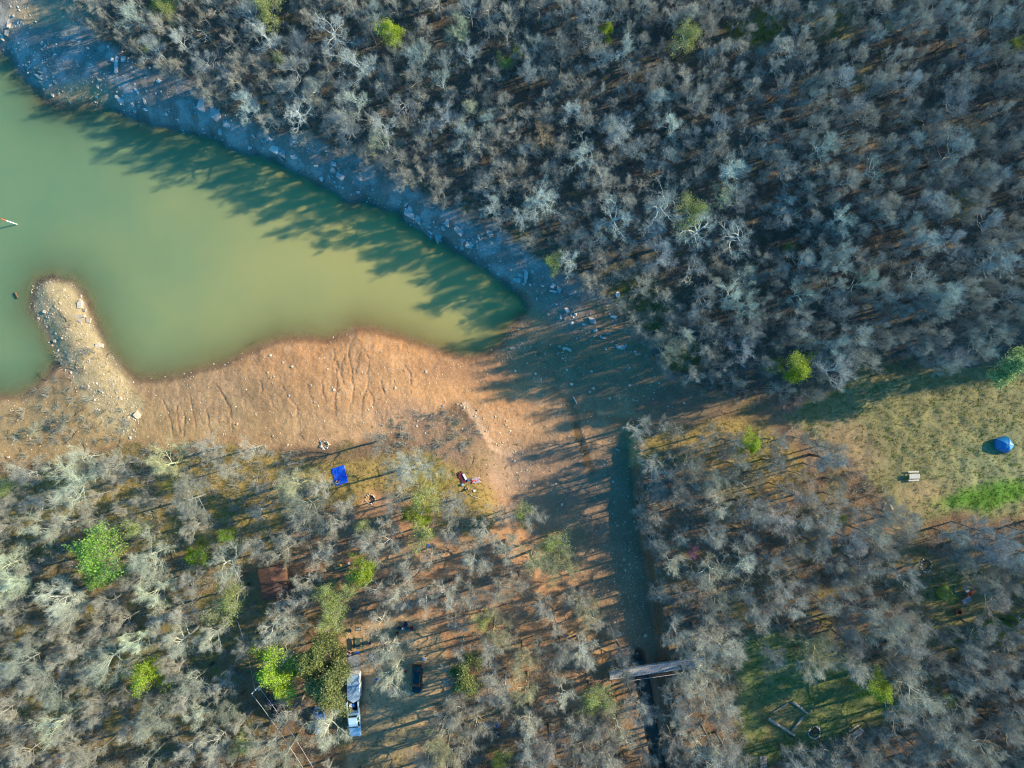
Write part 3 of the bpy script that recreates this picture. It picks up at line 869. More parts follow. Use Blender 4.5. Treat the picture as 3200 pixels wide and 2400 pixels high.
# ------------------------------------------------------------------ trees
class TreeGen:
    def __init__(s, seed, H=10.0, Rc=3.0, limbs=7, sub=(5, 5, 4), twigs=5, crook=0.25, up=0.35, tw=0.008, lean=0.0, trunk_frac=0.42, thick=1.0, asym=0.3, top=0.9, dome=1.0):
        s.r = random.Random(seed)
        s.a = MB(); s.b = MB()       # trunk and limbs; branches and twigs
        s.ends = []
        s.cfg = (sub, twigs, crook, up, tw, thick)
        r = s.r
        h0 = H * trunk_frac
        base = Vector((0, 0, -0.4))
        la = r.uniform(0, 2 * PI)
        pts = [base]; rad = [0.19 * thick * 1.25]
        n = 6
        tt = H * 0.72
        for i in range(1, n + 1):
            t = i / n
            off = Vector((math.cos(la), math.sin(la), 0)) * lean * tt * t * t
            pts.append(Vector((r.uniform(-.1, .1), r.uniform(-.1, .1), 0)) * crook * 3 + off + Vector((0, 0, tt * t)))
            rad.append(thick * (0.19 * (1 - t) ** 0.7 + 0.04))
        s.a.tube(pts, rad, 6)
        phase = r.uniform(0, 2 * PI)
        bias = r.uniform(0, 2 * PI)
        for k in range(limbs):
            t = 0.58 + 0.38 * k / max(limbs - 1, 1)
            fi = t * n
            i0 = min(int(fi), n - 1)
            p = pts[i0].lerp(pts[i0 + 1], fi - i0)
            az = phase + k * 2.4 + r.uniform(-.4, .4)
            el = R(8 + 50 * (k / limbs) * top + r.uniform(-8, 12))
            L = Rc * (1.0 - 0.35 * (k / limbs)) * r.uniform(0.75, 1.15) * (1 + asym * math.cos(az - bias))
            d = Vector((math.cos(az) * math.cos(el), math.sin(az) * math.cos(el), math.sin(el)))
            s.branch(p, d, L, 0.095 * thick * (1 - 0.4 * k / limbs), 1)
        s.branch(pts[-1], Vector((r.uniform(-.3, .3), r.uniform(-.3, .3), 1)).normalized(), Rc * 0.7 * dome, 0.05 * thick, 1)
    def branch(s, p, d, L, rad, lvl):
        sub, twigs, crook, up, tw, thick = s.cfg
        r = s.r
        n = (0, 4, 3, 2, 2)[lvl]
        pts = [p.copy()]; dirs = [d.copy()]
        seg = L / n
        for i in range(n):
            j = crook * (0.85 + 0.08 * lvl)
            d = (d + Vector((r.gauss(0, j), r.gauss(0, j), r.gauss(0, j * 0.6))) + Vector((0, 0, up * 0.45 / n * 2))).normalized()
            p = p + d * seg
            pts.append(p.copy()); dirs.append(d.copy())
        rr = [rad * (1 - 0.75 * i / n) for i in range(n + 1)]
        (s.a if lvl <= 2 else s.b).tube(pts, rr, (0, 5, 4, 3, 3)[lvl], caps=False)
        if lvl <= 3:
            nc = sub[lvl - 1]
            for k in range(nc):
                t = 0.3 + 0.7 * (k + r.uniform(0.2, 0.8)) / nc
                fi = t * n; i0 = min(int(fi), n - 1)
                q = pts[i0].lerp(pts[i0 + 1], fi - i0)
                dd = dirs[i0 + 1]
                side = dd.orthogonal().normalized()
                side = Matrix.Rotation(k * 2.4 + r.uniform(-.6, .6), 3, dd) @ side
                ang = R(r.uniform(22, 46))
                nd = (dd * math.cos(ang) + side * math.sin(ang) + Vector((0, 0, 0.12))).normalized()
                s.branch(q, nd, L * (0.50 if lvl > 1 else 0.52) * r.uniform(0.75, 1.25), rad * (1 - 0.6 * t) * 0.55, lvl + 1)
        else:
            for k in range(twigs):
                t = 0.1 + 0.9 * k / max(twigs - 1, 1)
                fi = t * n; i0 = min(int(fi), n - 1)
                q = pts[i0].lerp(pts[i0 + 1], fi - i0)
                nd = (dirs[i0 + 1] + Vector((r.gauss(0, .55), r.gauss(0, .55), r.gauss(0.1, .4)))).normalized()
                Lt = r.uniform(0.32, 0.78)
                w = tw * r.uniform(0.7, 1.3)
                sd = Vector((r.gauss(0, 1), r.gauss(0, 1), r.gauss(0, 1))).cross(nd)
                if sd.length < 1e-3: continue
                sd = sd.normalized() * w
                e = q + nd * Lt + Vector((0, 0, r.uniform(-.03, .08)))
                mpt = q.lerp(e, 0.5) + Vector((r.gauss(0, .03), r.gauss(0, .03), r.gauss(0, .03)))
                s.b.add([tuple(q - sd), tuple(q + sd), tuple(mpt + sd * 0.8), tuple(mpt - sd * 0.8), tuple(e)], [(0, 1, 2, 3), (3, 2, 4)])
                s.ends.append(e)

def leaf_mesh(name, ends, rnd, per=3, size=0.2, spread=0.28, mat=None, frac=1.0, pick=None):
    vs = []; fs = []; tone = []
    for e in ends:
        if rnd.random() > frac: continue
        if pick and not pick(e): continue
        for _ in range(per):
            c = e + Vector((rnd.gauss(0, spread), rnd.gauss(0, spread), rnd.gauss(0, spread * 0.8)))
            nrm = Vector((rnd.gauss(0, 1), rnd.gauss(0, 1), rnd.gauss(0.4, 1))).normalized()
            a = nrm.orthogonal().normalized(); b = nrm.cross(a)
            th = rnd.uniform(0, PI); a, b = a * math.cos(th) + b * math.sin(th), b * math.cos(th) - a * math.sin(th)
            sz = size * rnd.uniform(0.6, 1.3)
            n = len(vs)
            vs += [tuple(c - a * sz), tuple(c - b * sz * 0.55), tuple(c + a * sz), tuple(c + b * sz * 0.55)]
            fs.append((n, n + 1, n + 2, n + 3))
            tone += [rnd.random()] * 4
    me = bpy.data.meshes.new(name)
    me.from_pydata(vs, [], fs)
    at = me.attributes.new('tone', 'FLOAT', 'POINT'); at.data.foreach_set('value', tone)
    me.materials.append(mat)
    return me

VAR = {}
def normalise(gen):
    """scale a grown tree to a crown 3 m in radius and 9.6 m tall"""
    e = np.array([tuple(q) for q in gen.ends]) if len(gen.ends) > 20 else np.array(gen.b.v)
    r_ = np.percentile(np.hypot(e[:, 0], e[:, 1]), 90); t_ = np.percentile(e[:, 2], 97)
    k, kz = 3.0 / r_, 9.6 / t_
    for mb in (gen.a, gen.b):
        mb.v = [(v[0] * k, v[1] * k, v[2] * kz) for v in mb.v]
    gen.ends = [Vector((q.x * k, q.y * k, q.z * kz)) for q in gen.ends]
    return gen

def make_variant(key, gen, leaves=None):
    if not leaves: normalise(gen)
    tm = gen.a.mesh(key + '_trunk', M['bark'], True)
    bm_ = gen.b.mesh(key + '_branches', M['twig'], False)
    VAR[key] = (tm, bm_, leaves)

bare_keys, haze_keys, big_keys = [], [], []
for i in range(7):
    rr = random.Random(100 + i)
    g = TreeGen(100 + i, limbs=rr.choice((7, 8, 9)), sub=(6, 5, 4), twigs=8, crook=rr.uniform(.16, .28), up=rr.uniform(.2, .4), asym=rr.uniform(.05, .35), tw=0.0041, thick=rr.uniform(1.05, 1.45))
    make_variant(f'bare{i}', g); bare_keys.append(f'bare{i}')
for i in range(4):
    rr = random.Random(200 + i)
    g = TreeGen(200 + i, limbs=9, sub=(6, 5, 4), twigs=9, crook=rr.uniform(.12, .2), up=.4, tw=0.0047, thick=.8, asym=.15)
    make_variant(f'haze{i}', g); haze_keys.append(f'haze{i}')
for i in range(3):
    rr = random.Random(300 + i)
    g = TreeGen(300 + i, limbs=7, sub=(5, 5, 4), twigs=7, crook=.33, up=.15, tw=0.0052, thick=1.5, asym=.35, top=.7)
    make_variant(f'big{i}', g); big_keys.append(f'big{i}')
leaf_keys = {}
def leafy(key, seed, mat, per, size, frac, spread=.28, n=2, **kw):
    ks = []
    for i in range(n):
        args = dict(limbs=7, sub=(5, 4, 3), twigs=5, crook=.25, up=.4); args.update(kw)
        g = normalise(TreeGen(seed + i, **args))
        lm = leaf_mesh(f'{key}{i}_leaves', g.ends, random.Random(seed), per, size, spread, mat, frac)
        make_variant(f'{key}{i}', g, lm); ks.append(f'{key}{i}')
    leaf_keys[key] = ks
leafy('lime', 400, M['leaf'], 3, .115, .75, spread=.25, sub=(5, 4, 4))
leafy('sparse', 420, M['leaf'], 1, .10, .8, spread=.3, sub=(5, 5, 4), tw=.0065)
leafy('bud', 440, M['leaf'], 1, .09, .7, spread=.3, sub=(5, 5, 4))
leafy('dark', 460, M['leaf_dark'], 4, .13, 1.0, spread=.28, sub=(5, 4, 4))
g = TreeGen(480, limbs=5, sub=(3, 2, 1), twigs=1, crook=.5, up=.2, thick=1.3)
make_variant('dead0', g)

TILES = {
 (0, 0): "1000,30,90y 1180,180,110 1330,420,110 1190,420,80 1560,360,110 1780,540,130 1920,640,110 1850,40,80 1980,190,70 2150,120,120 2160,260,70 1990,340,90r 1740,690,80y 2150,900,120 1360,30,110s 1470,100,80s 650,130,70h 1760,280,70d 820,230,60h 930,160,60h 1060,300,70h 860,60,80h 700,10,70h 1270,395,45e 1400,560,80h 1520,560,80h",
 (800, 0): "90,80,130s 330,60,80y 640,260,200b 1010,100,110 1400,50,80 1850,80,110 2000,60,100y 1180,290,100g 980,240,90 1440,220,90h 1770,270,110y 2010,270,90y 2170,290,100 100,330,150b 370,400,130h 350,620,150 1470,430,110 1350,530,120 1840,460,110 900,560,180b 620,600,80y 1640,560,110 1380,680,100 1610,720,110 290,750,110 500,760,130 740,740,90 1100,740,100 890,880,130b 1280,900,130b 1440,860,70 2010,830,70 2130,870,80 1860,930,110y 350,960,150b 540,900,90 760,980,130 790,1090,120 1640,1000,110 2000,1020,110h 2170,1000,80 1070,1120,140b 1090,1230,130y 1220,1240,60 1280,1060,90r 1500,1100,110h 1800,1160,130h 590,1100,70 1930,1270,100y 1530,1360,80 1430,1490,80 1540,1490,70r 1390,1390,60h 2130,1440,100h 1930,1520,80h 2060,1310,70h 1600,1620,100p 2000,1620,110 830,1270,60r 200,500,60e 2160,560,70e 460,170,80h 1150,640,90h 1700,820,70h",
 (1600, 0): "100,50,90 450,60,100h 690,80,120h 1130,80,100h 1220,110,100h 1370,140,90 1860,60,90h 820,250,65g 590,250,100y 700,320,110 200,380,110h 330,170,60h 430,520,80 120,500,90 40,450,50e 150,640,110 300,500,70 530,450,50 650,740,70 780,770,70 590,810,60 940,760,60 1060,790,60 980,420,120 1030,600,90 1130,370,80 1290,400,70 1320,640,100h 1500,350,120s 1820,550,80 1950,600,80h 2100,620,60h 1640,640,70h 1780,710,90h 1260,850,110p 1210,930,70p 1080,960,70p 1240,1030,80p 1380,1060,110p 1350,950,70 1620,940,70p 1880,840,70 1560,1140,70 290,980,100 520,940,120p 640,940,70 860,1060,110 930,1150,140p 270,1190,130r 430,1210,100b 30,1130,80 120,1000,70 650,1060,90 600,1330,150b 430,1330,90 1080,1310,120 1350,1330,110h 1220,1320,50 1660,1340,80 1780,1070,110h 2000,1050,80h 2140,1130,90 1990,920,70h 2140,870,60p 1900,1460,150p 2130,1290,70 430,1510,70h 660,1450,80h 610,1540,90 750,1390,70h 1000,1570,90 1120,1600,60 1360,1520,60 160,1610,100 60,1440,90r 1590,1530,80 1480,1600,60 1450,1160,50 2000,1300,70 2170,1520,60 2050,250,80h 1700,250,90h 2000,400,80h",
 (2400, 0): "900,320,110 860,250,80h 340,560,70p 580,500,50 450,980,50 270,900,80h 120,750,90h 60,1280,90 100,1350,100h 500,1240,150h 740,900,110h 1220,690,120h 1640,880,150h 850,1020,100h 1130,1030,80 1240,1210,110h 1650,1290,180h 1220,1440,80 910,1460,130b 300,1520,60 550,1490,100h 1400,300,80 1180,490,80 1350,700,90h 1550,510,60 2000,180,110h 1460,60,120h 1270,220,100h 1800,460,110h 600,420,100h 1100,1600,90p 1850,1000,60 2000,1500,110h 1700,1450,80h 1050,940,60 640,680,110h 1600,120,120h 1040,240,40e 300,300,90h 2100,1250,100h 60,60,90h 200,60,80h 1000,50,90h 1750,700,90h 2050,700,100h 2100,400,80e 1450,1000,100h 1900,1250,90h 60,1000,90h 1850,1150,90h 400,1100,90h 1030,1250,90h 760,1250,80h 2050,950,90h",
 (800, 600): "1570,50,100p 1750,60,60 2050,110,120p 2190,200,60p",
 (1600, 600): "220,50,150p 80,200,130p 440,270,90y 280,230,60 770,60,100 620,150,100h 870,240,170b 1280,120,180b 1000,100,100 1280,320,120 1060,240,70 1560,180,150s 1620,330,180b 1950,100,120 1950,380,190b 2180,130,80p 1830,50,120y 2150,570,90h 740,410,100 220,360,50 350,610,100s 510,590,120p 780,600,90h 980,530,80p 1310,540,150 1560,660,140 2050,720,110 2140,730,80 1130,840,100p 1530,770,80d 1740,790,70 1750,640,60 1900,900,130b 2000,980,130h 2170,950,70 1640,900,100 1530,1070,110 1700,1140,100 2140,1060,70 1380,1100,90h 1480,1240,120p 1240,1270,100y 1340,1390,160y 1430,1330,80 1960,1180,90 2100,1220,120 1770,1270,90 1990,1360,120 1670,1380,90 1730,1440,70 2170,1480,90 1570,1580,90 1190,1060,60h 900,720,70h 1800,500,100h 700,520,70r 560,380,80h",
 (2400, 600): "150,80,110 370,90,90 250,180,50d 150,250,110p 400,230,90 640,210,120p 820,70,80 1070,80,100h 1420,60,120h 940,110,90h 700,270,70 620,350,110 510,340,60 820,340,100 20,280,70 1000,220,90h 1250,250,130h 1520,170,90h 1900,240,120h 1360,400,120h 1580,420,110h 90,550,80p 320,600,130 600,520,110h 580,640,130 470,620,110 790,580,100 950,590,100 1150,490,100b 1310,670,120b 1610,650,100h 1510,660,70 1740,700,90h 2000,620,170h 2100,480,100h 800,790,110p 570,810,100p 1430,810,70p 1700,830,100 900,780,100h 340,780,80 240,900,120b 380,900,90 1340,900,110h 1500,900,160h 1420,1030,130h 2100,920,110 2150,1050,90h 610,1010,110 800,930,70 280,1070,100 80,1060,80b 280,1190,120 160,1230,80 770,1250,130p 60,1310,80p 330,1310,90 560,1340,120 440,1350,60 1230,1220,80 1660,1220,80 1850,1350,120 2010,1220,120 1600,1400,130h 1470,1260,80h 1500,1480,100h 240,1540,130g 570,1540,150p 700,1420,80 40,1500,80 2090,1500,150w 450,1600,80y 170,480,50e 1850,480,90h 2150,780,80 1000,900,100h 1150,1050,90h 2150,250,90h 1800,980,90h",
 (0, 1200): "650,830,200p 760,740,120 700,640,80p 1010,700,110h 1010,830,110h 850,700,60 1440,700,150y 370,1050,110 600,1010,120p 60,900,80s 1070,1070,90 1230,1020,90 1610,1010,170h 1640,840,90h 410,1260,160b 570,1210,110 1650,1240,110p 860,1470,175m 930,1290,60m 1680,1500,90v 1980,1310,50v 1250,1500,190p 1930,1560,180b 60,1560,120p 250,1610,90 2150,560,110p 1950,740,90h 440,1500,60 50,1230,100 830,960,60 1170,1250,90s 100,1050,110h 300,400,60f 550,330,60f",
 (800, 1200): "1060,500,120 1310,760,180h 330,880,150y 560,900,100h 450,1050,170h 390,1190,100b 235,1450,130b 260,1330,120b 720,1220,110p 780,1060,80h 930,1220,70s 1180,1010,100h 1130,1170,70 1430,1000,110s 1320,1130,70g 1450,1160,70g 1450,1290,110s 1700,1060,130h 1660,1270,100h 1150,1340,110b 620,1440,90 960,1360,110h 560,1520,100b 1510,1480,90b 1870,1540,120p 2150,1440,130 930,1600,100g 1300,1600,100 2150,1150,100h 50,900,70h 20,1100,100p",
 (1600, 1200): "1090,390,110y 1310,370,80 1450,400,60 1690,480,110h 1920,500,100h 2080,510,95g 1210,720,110b 1500,700,120 1530,780,80 1750,800,130h 1340,780,80 1980,860,60d 1800,1060,130p 2050,1060,130h 1650,900,130h 1450,900,120h 1120,1080,80p 1250,1130,80 1140,1220,80p 1210,1370,100 1460,1330,80p 1380,1560,140p 1720,1600,140b 1730,1310,110h 2030,1560,120p 2030,1320,90 170,1150,110y 330,1400,140s 420,1560,120y 170,1540,130y 80,1130,80s 1560,1460,50k 1310,1430,50 780,1220,60q 720,1290,60q 1200,170,50q 2150,1150,90h 1500,1000,100h 510,950,50q 1380,640,60d 1300,900,90h",
 (2400, 1200): "530,650,120 560,560,60 430,720,80 300,980,120 130,900,90h 380,1000,80 480,1200,110h 100,1150,120h 640,1160,50e 880,1300,150h 950,1150,110h 980,1450,120h 730,1350,120h 300,1200,100 200,1400,130h 450,1400,110h 60,1560,110p 620,1550,120h 850,1570,110h 1650,1500,130 1900,1450,150h 2100,1500,130 1850,1270,130h 2030,1330,120h 1430,1360,70q 2180,1600,80 790,770,60q 700,690,50q 270,140,60q 150,180,60q",
 (0, 1800): "150,60,130p 80,200,120p 560,190,170p 600,330,140p 880,20,90m 850,430,110p 930,230,100 1180,30,90 1340,130,140p 1060,390,80 1210,540,120p 1560,560,140 1980,200,150s 1830,520,120p 900,740,180p 1250,840,130g 250,720,170h 540,740,90h 350,900,130 430,1050,120h 620,980,80 1480,830,110p 1420,720,80p 1650,930,150b 1600,1060,110 1900,950,110b 1330,1150,160h 1300,1280,130h 500,1280,140p 560,1340,110 820,1100,100r 840,1230,110r 1720,1200,120p 1960,1170,120h 2090,1280,90h 820,1540,100p 1630,1480,110p 1880,1420,120p 2120,1440,90s 1880,1590,110p 1250,1620,130 300,550,120h 650,620,110h 130,350,110h 2120,600,80 2080,660,70 1740,350,60b 750,850,100h 480,480,110h 60,1150,110h 1100,1350,100h 200,1550,110h 50,850,100h 2000,60,80h 1100,620,70h",
 (800, 1800): "400,170,100 270,300,110b 430,60,100 150,420,160b 300,450,130 250,600,130b 80,560,100 620,130,110s 690,230,110s 650,360,110s 830,60,80s 940,20,80g 1030,130,110b 1200,160,130b 1250,250,100b 1080,390,140b 1150,650,140b 1200,820,130b 980,760,110b 1150,960,110b 1650,150,130 1850,180,120h 2100,150,120b 1450,200,100b 1970,370,90s 2050,500,150y 2050,640,110y 190,830,160g 250,950,110g 510,690,150o 610,900,150o 600,1050,110o 690,780,85o 310,1190,120b 600,1330,180p 130,1450,170 250,1560,120 1750,1000,100y 1800,850,110o 1650,900,90 2060,850,110y 2150,960,120 2000,1050,110 1780,1150,120 1640,1250,120 1900,1290,130 1580,1420,170y 1780,1480,120b 1640,1560,130y 1480,1600,100h 2150,1130,80 1700,1040,90 2100,1600,80e 1300,60,80",
 (1600, 1800): "60,60,110 250,270,110p 600,200,100 640,330,130y 380,430,70 720,400,90 90,720,130y 220,620,60 430,650,100h 600,660,130p 960,700,100 870,480,70 980,880,120b 440,1060,120p 330,1100,70p 140,1000,130y 700,1080,130s 820,1120,130y 1050,1080,130b 1130,1230,110 900,1260,140b 960,1400,130b 700,1330,130h 540,1350,120b 150,1300,140p 330,1480,130 120,1520,110 620,1500,140h 800,1560,120h 1150,1550,90p 1490,170,80p 1640,40,100h 1760,200,120h 1690,390,90 1410,480,110y 1900,410,90h 1660,560,150p 1820,620,140p 1940,650,110p 1650,820,190p 1540,920,100b 1400,1080,110 1650,1040,150b 1830,1100,110h 1440,1260,130p 1560,1190,120b 1780,1200,140h 1400,1440,120 1740,1480,130p 1650,1570,140b 1880,1560,140h 1450,1580,90p 1950,1600,90h 2200,650,60",
 (2400, 1800): "130,90,130h 350,80,80y 640,100,100p 830,60,80 60,270,80p 230,290,110p 400,600,170y 400,760,140h 860,320,110p 1000,400,170h 1150,380,130h 1270,440,110h 660,480,90h 730,600,120h 760,780,110h 1200,560,110h 1230,700,110y 960,960,105g 1150,830,120h 1230,970,180b 1330,1120,180b 1150,1200,150b 1400,1270,140h 1900,900,150 1700,930,110h 2000,1050,80 1990,800,90p 2130,700,130 2150,950,90 1550,150,60e 1900,60,130h 2080,80,120h 1980,180,120h 1000,1420,90 830,1570,140h 600,1600,110h 1350,1550,130h 1580,1400,140h 1700,1500,150 1900,1500,120p 2120,1400,130p 2160,1180,100h 1450,740,90h 1560,1060,50e 80,720,80h 2060,1280,90h 2160,530,80 1080,1600,90h",
}
KIND = {  # variants, tint, description, trees' category
 '': (bare_keys, (1.0, .97, .93), 'bare grey tree'),
 'h': (haze_keys, (.92, .90, .88), 'hazy fine-twigged bare tree'),
 'y': (bare_keys, (1.05, 1.0, .70), 'bare tree with yellowish twigs'),
 'r': (bare_keys, (1.05, .80, .60), 'bare tree with rusty twigs'),
 'b': (big_keys, (1.08, 1.05, .98), 'bare tree with crooked pale limbs'),
 'p': (bare_keys, (1.28, 1.25, 1.15), 'pale silvery bare tree'),
 'd': (['dead0'], (1.9, 1.9, 1.8), 'bleached dead tree'),
 'g': (leaf_keys['lime'], (1, 1, 1), 'lime-green leafy tree'),
 'm': (leaf_keys['lime'], (.85, 1.0, 1.9), 'mint-green leafy tree'),
 'v': (leaf_keys['lime'], (.45, .62, .4), 'deep green leafy tree'),
 's': (leaf_keys['sparse'], (1.0, .90, 2.4), 'budding tree with thin yellow-green leaves'),
 'w': (leaf_keys['dark'], (2.3, 2.5, 4.0), 'pale sage-green leafy tree'),
 'o': (leaf_keys['dark'], (1.45, 1.3, 1.7), 'dense olive evergreen tree'),
 'e': (leaf_keys['sparse'], (.35, .45, .45), 'small green-leafed tree'),
 'k': (haze_keys, (1.3, .55, .95), 'small pink-budded tree'),
 'q': (haze_keys, (1.05, .80, .72), 'low reddish-brown bush'),
 'f': (haze_keys, (.9, .8, .7), 'low dead scrub bush'),
}
rt = random.Random(5)
trees = []      # (px, py, radius_px, kind, src)
for (tx, ty), s_ in TILES.items():
    for it in s_.split():
        k = it[-1] if it[-1].isalpha() else ''
        a, b_, c_ = (it[:-1] if k else it).split(',')
        trees.append((tx + int(a) / 2.765, ty + int(b_) / 2.765, int(c_) / 2.765, k, 1))

def near_tree(px, py, f):
    for t in trees:
        if (t[0] - px) ** 2 + (t[1] - py) ** 2 < (f * (t[2] + 22)) ** 2:
            return True
    return False

OPEN = [[(-900, 1180), (398, 1120), (900, 1000), (1700, 850), (1960, 1000), (2100, 1150), (2300, 1210), (2500, 1270), (2650, 1180), (2760, 1100), (3300, 1120), (4100, 950), (4100, 1650), (3250, 1640), (2900, 1650), (2790, 1560), (2640, 1430), (2500, 1340), (2200, 1340), (1990, 1340), (2000, 1560), (2060, 1950), (2130, 2420), (1960, 2420), (1880, 1980), (1640, 1600), (1560, 1650), (1400, 1560), (1230, 1480), (1200, 1600), (960, 1620), (940, 1420), (560, 1390), (220, 1430), (-900, 1460)],
        [(-900, -900), (230, -300), (250, 0), (420, 200), (640, 320), (860, 420), (1120, 500), (1320, 610), (1560, 730), (1760, 860), (1500, 900), (-900, 1300)],
        [(2300, 2000), (2420, 1960), (2560, 2010), (2760, 2100), (2800, 2260), (2500, 2350), (2330, 2420)],
        [(1030, 1930), (1340, 1900), (1420, 2100), (1300, 2420), (960, 2420), (1040, 2200)], [(770, 1740), (920, 1740), (930, 1900), (790, 1920)],
        [(740, 1950), (830, 2100), (960, 2300), (880, 2330), (760, 2200)], [(1240, 1700), (1500, 1690), (1480, 1760), (1240, 1770)], [(2780, 1700), (2980, 1720), (3100, 1830), (3180, 1960), (2960, 1960)]]
def is_open(px, py):
    a = np.array([px]); b = np.array([py])
    return any(poly_sd(a, b, P)[0] > -8 for P in OPEN)
# trees between and beyond the traced ones
fill = []
for _ in range(9000):
    px = rt.uniform(-260, 3950); py = rt.uniform(-330, 2700)
    inside = -10 < px < 3210 and -10 < py < 2410
    if is_open(px, py): continue
    r0 = rt.uniform(22, 42)
    camp_ = py > px * 0.52 + 260
    if near_tree(px, py, (1.22 if camp_ else 0.88) if inside else 0.95): continue
    if any((t[0] - px) ** 2 + (t[1] - py) ** 2 < (0.62 * (t[2] + r0)) ** 2 for t in fill): continue
    u = rt.random()
    k = 'h' if u < .5 else ('' if u < .85 else ('y' if u < .92 else 'r'))
    fill.append((px, py, r0, k, 0))
trees += fill
print('TREES', len(trees), 'fill', len(fill))

def tree_height(px, py, r_m, k):
    hill = py < px * 0.52 + 150
    if k in ('q', 'f'): return 1.6 * r_m + .4
    if k in ('k', 'e'): return 2.0 * r_m + 2
    if 1900 < px < 4000 and 880 < py < 1270 and k not in ('q', 'e', 'f'): return 1.9 * r_m + 7.2
    if hill: return 1.9 * r_m + 3.6 + (1.5 if px > 2500 else 0)
    return 1.9 * r_m + 5.2

def spec(t):
    px, py, rp, k, src = t
    r_m = rp / PXM
    h = tree_height(px, py, r_m, k)
    p = W(px, py, h * 0.74)
    r_m *= (CAM_H - p.z - h * .7) / CAM_H
    key = rt.choice(KIND[k][0])
    base = KIND[k][1]
    j = rt.uniform(.78, 1.18)
    wl_ = max(0.0, min(1.0, (1500 - px) / 1300.0)) if py > 1000 else 0.35
    base = (base[0] * (1 - .10 * wl_), base[1] * (1 + .03 * wl_), base[2] * (1 + .03 * wl_))      # bark slightly greener and less red towards the west
    if py < px * .52 + 150 and k in '' 'hpby' or not k and py < px * .52 + 150: base = (base[0] * .98, base[1] * 1.11, base[2] * 1.27)      # hill bark tinted bluer, the wood's blue shade put into its colour
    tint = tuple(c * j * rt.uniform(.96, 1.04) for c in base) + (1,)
    sxy = r_m * (1.10 if k in 'hy' or k == '' else 1.05) / 3.0
    sz = h / 9.6
    sxy *= rt.uniform(.88, 1.16) * (1.08 if py > px * .52 + 260 else 1.0); sz *= rt.uniform(.9, 1.12)
    return p, key, sxy, sz, rt.uniform(0, 2 * PI), tint

inframe = [t for t in trees if -30 < t[0] < 3230 and -30 < t[1] < 2430]
def prio(t):
    return -(t[2] + (25 if t[3] in 'gmovsdkw' and t[3] else 0) + (8 if t[4] else 0))
bushes = [t for t in trees if t[3] in ('q', 'f') and t[3]]
inframe = [t for t in inframe if not (t[3] in ('q', 'f') and t[3])]
inframe.sort(key=prio)
single = inframe[:300]
sset = set(id(t) for t in single)
rest = [t for t in trees if id(t) not in sset and not (t[3] in ('q', 'f') and t[3])]

def plant(t, name, cat, group):
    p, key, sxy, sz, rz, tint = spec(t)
    tm, bm_, lm = VAR[key]
    o = bpy.data.objects.new(name, tm)       # placeholder, replaced by an empty parent below
    bpy.data.objects.remove(o)
    e = empty(name, p, rz, None, cat, group)
    e.scale = (sxy, sxy, sz)
    a = obj('trunk', tm, e); b_ = obj('branches', bm_, e)
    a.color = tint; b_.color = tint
    if lm:
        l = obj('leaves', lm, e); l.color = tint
        n_ = rt.uniform(.9, 1.1)
        a.color = (1, 1, .95, 1); b_.color = (1, 1, .9, 1)
    return e

lab = []
for t in single:
    k = t[3]
    nm = 'leafy_tree' if k in ('g', 'm', 'v', 'o', 'e', 's', 'w') and k else ('dead_tree' if k == 'd' else 'bare_tree')
    e = plant(t, nm, 'tree', {'leafy_tree': 'trees in leaf among the bare wood', 'dead_tree': 'dead trees in the wood', 'bare_tree': 'bare trees of the woods'}[nm])
    d = KIND[k][2]
    if t[2] > 58 and k in ('', 'h', 'y', 'b', 'p'): d = d.replace('bare', 'big bare', 1) if 'bare' in d else 'big ' + d
    elif t[2] < 30: d = 'small ' + d if not d.startswith('small') else d
    lab.append((e, d, t[0], t[1]))
for t in bushes:
    e = plant(t, 'bush', 'bush', 'low leafless bushes')
    lab.append((e, KIND[t[3]][2], t[0], t[1]))
label_set(lab)
print('LONG', [(e['label']) for e, *_ in lab if len(e['label'].split()) > 16])

# the rest of the wood and other uncountable cover: one object each
SRC = bpy.data.collections.new('scatter_sources')
def src_obj(name, me_list, color=(1, 1, 1, 1)):
    """one source object out of several meshes"""
    v = []; f = []; mi = []; mats = []; tone = []; n = 0
    for me in me_list:
        co = np.empty(len(me.vertices) * 3, np.float32); me.vertices.foreach_get('co', co); co = co.reshape(-1, 3)
        v.append(co)
        mm = me.materials[0]
        if mm not in mats: mats.append(mm)
        k = mats.index(mm)
        f += [tuple(i + n for i in p.vertices) for p in me.polygons]; mi += [k] * len(me.polygons)
        if 'tone' in me.attributes:
            tv = np.empty(len(me.vertices), np.float32); me.attributes['tone'].data.foreach_get('value', tv); tone.append(tv)
        else:
            tone.append(np.zeros(len(me.vertices), np.float32))
        n += len(co)
    m2 = bpy.data.meshes.new(name)
    m2.from_pydata(np.concatenate(v).tolist(), [], f)
    for mm in mats: m2.materials.append(mm)
    m2.polygons.foreach_set('material_index', mi)
    a = m2.attributes.new('tone', 'FLOAT', 'POINT'); a.data.foreach_set('value', np.concatenate(tone))
    o = bpy.data.objects.new(name, m2); o.color = color
    return o

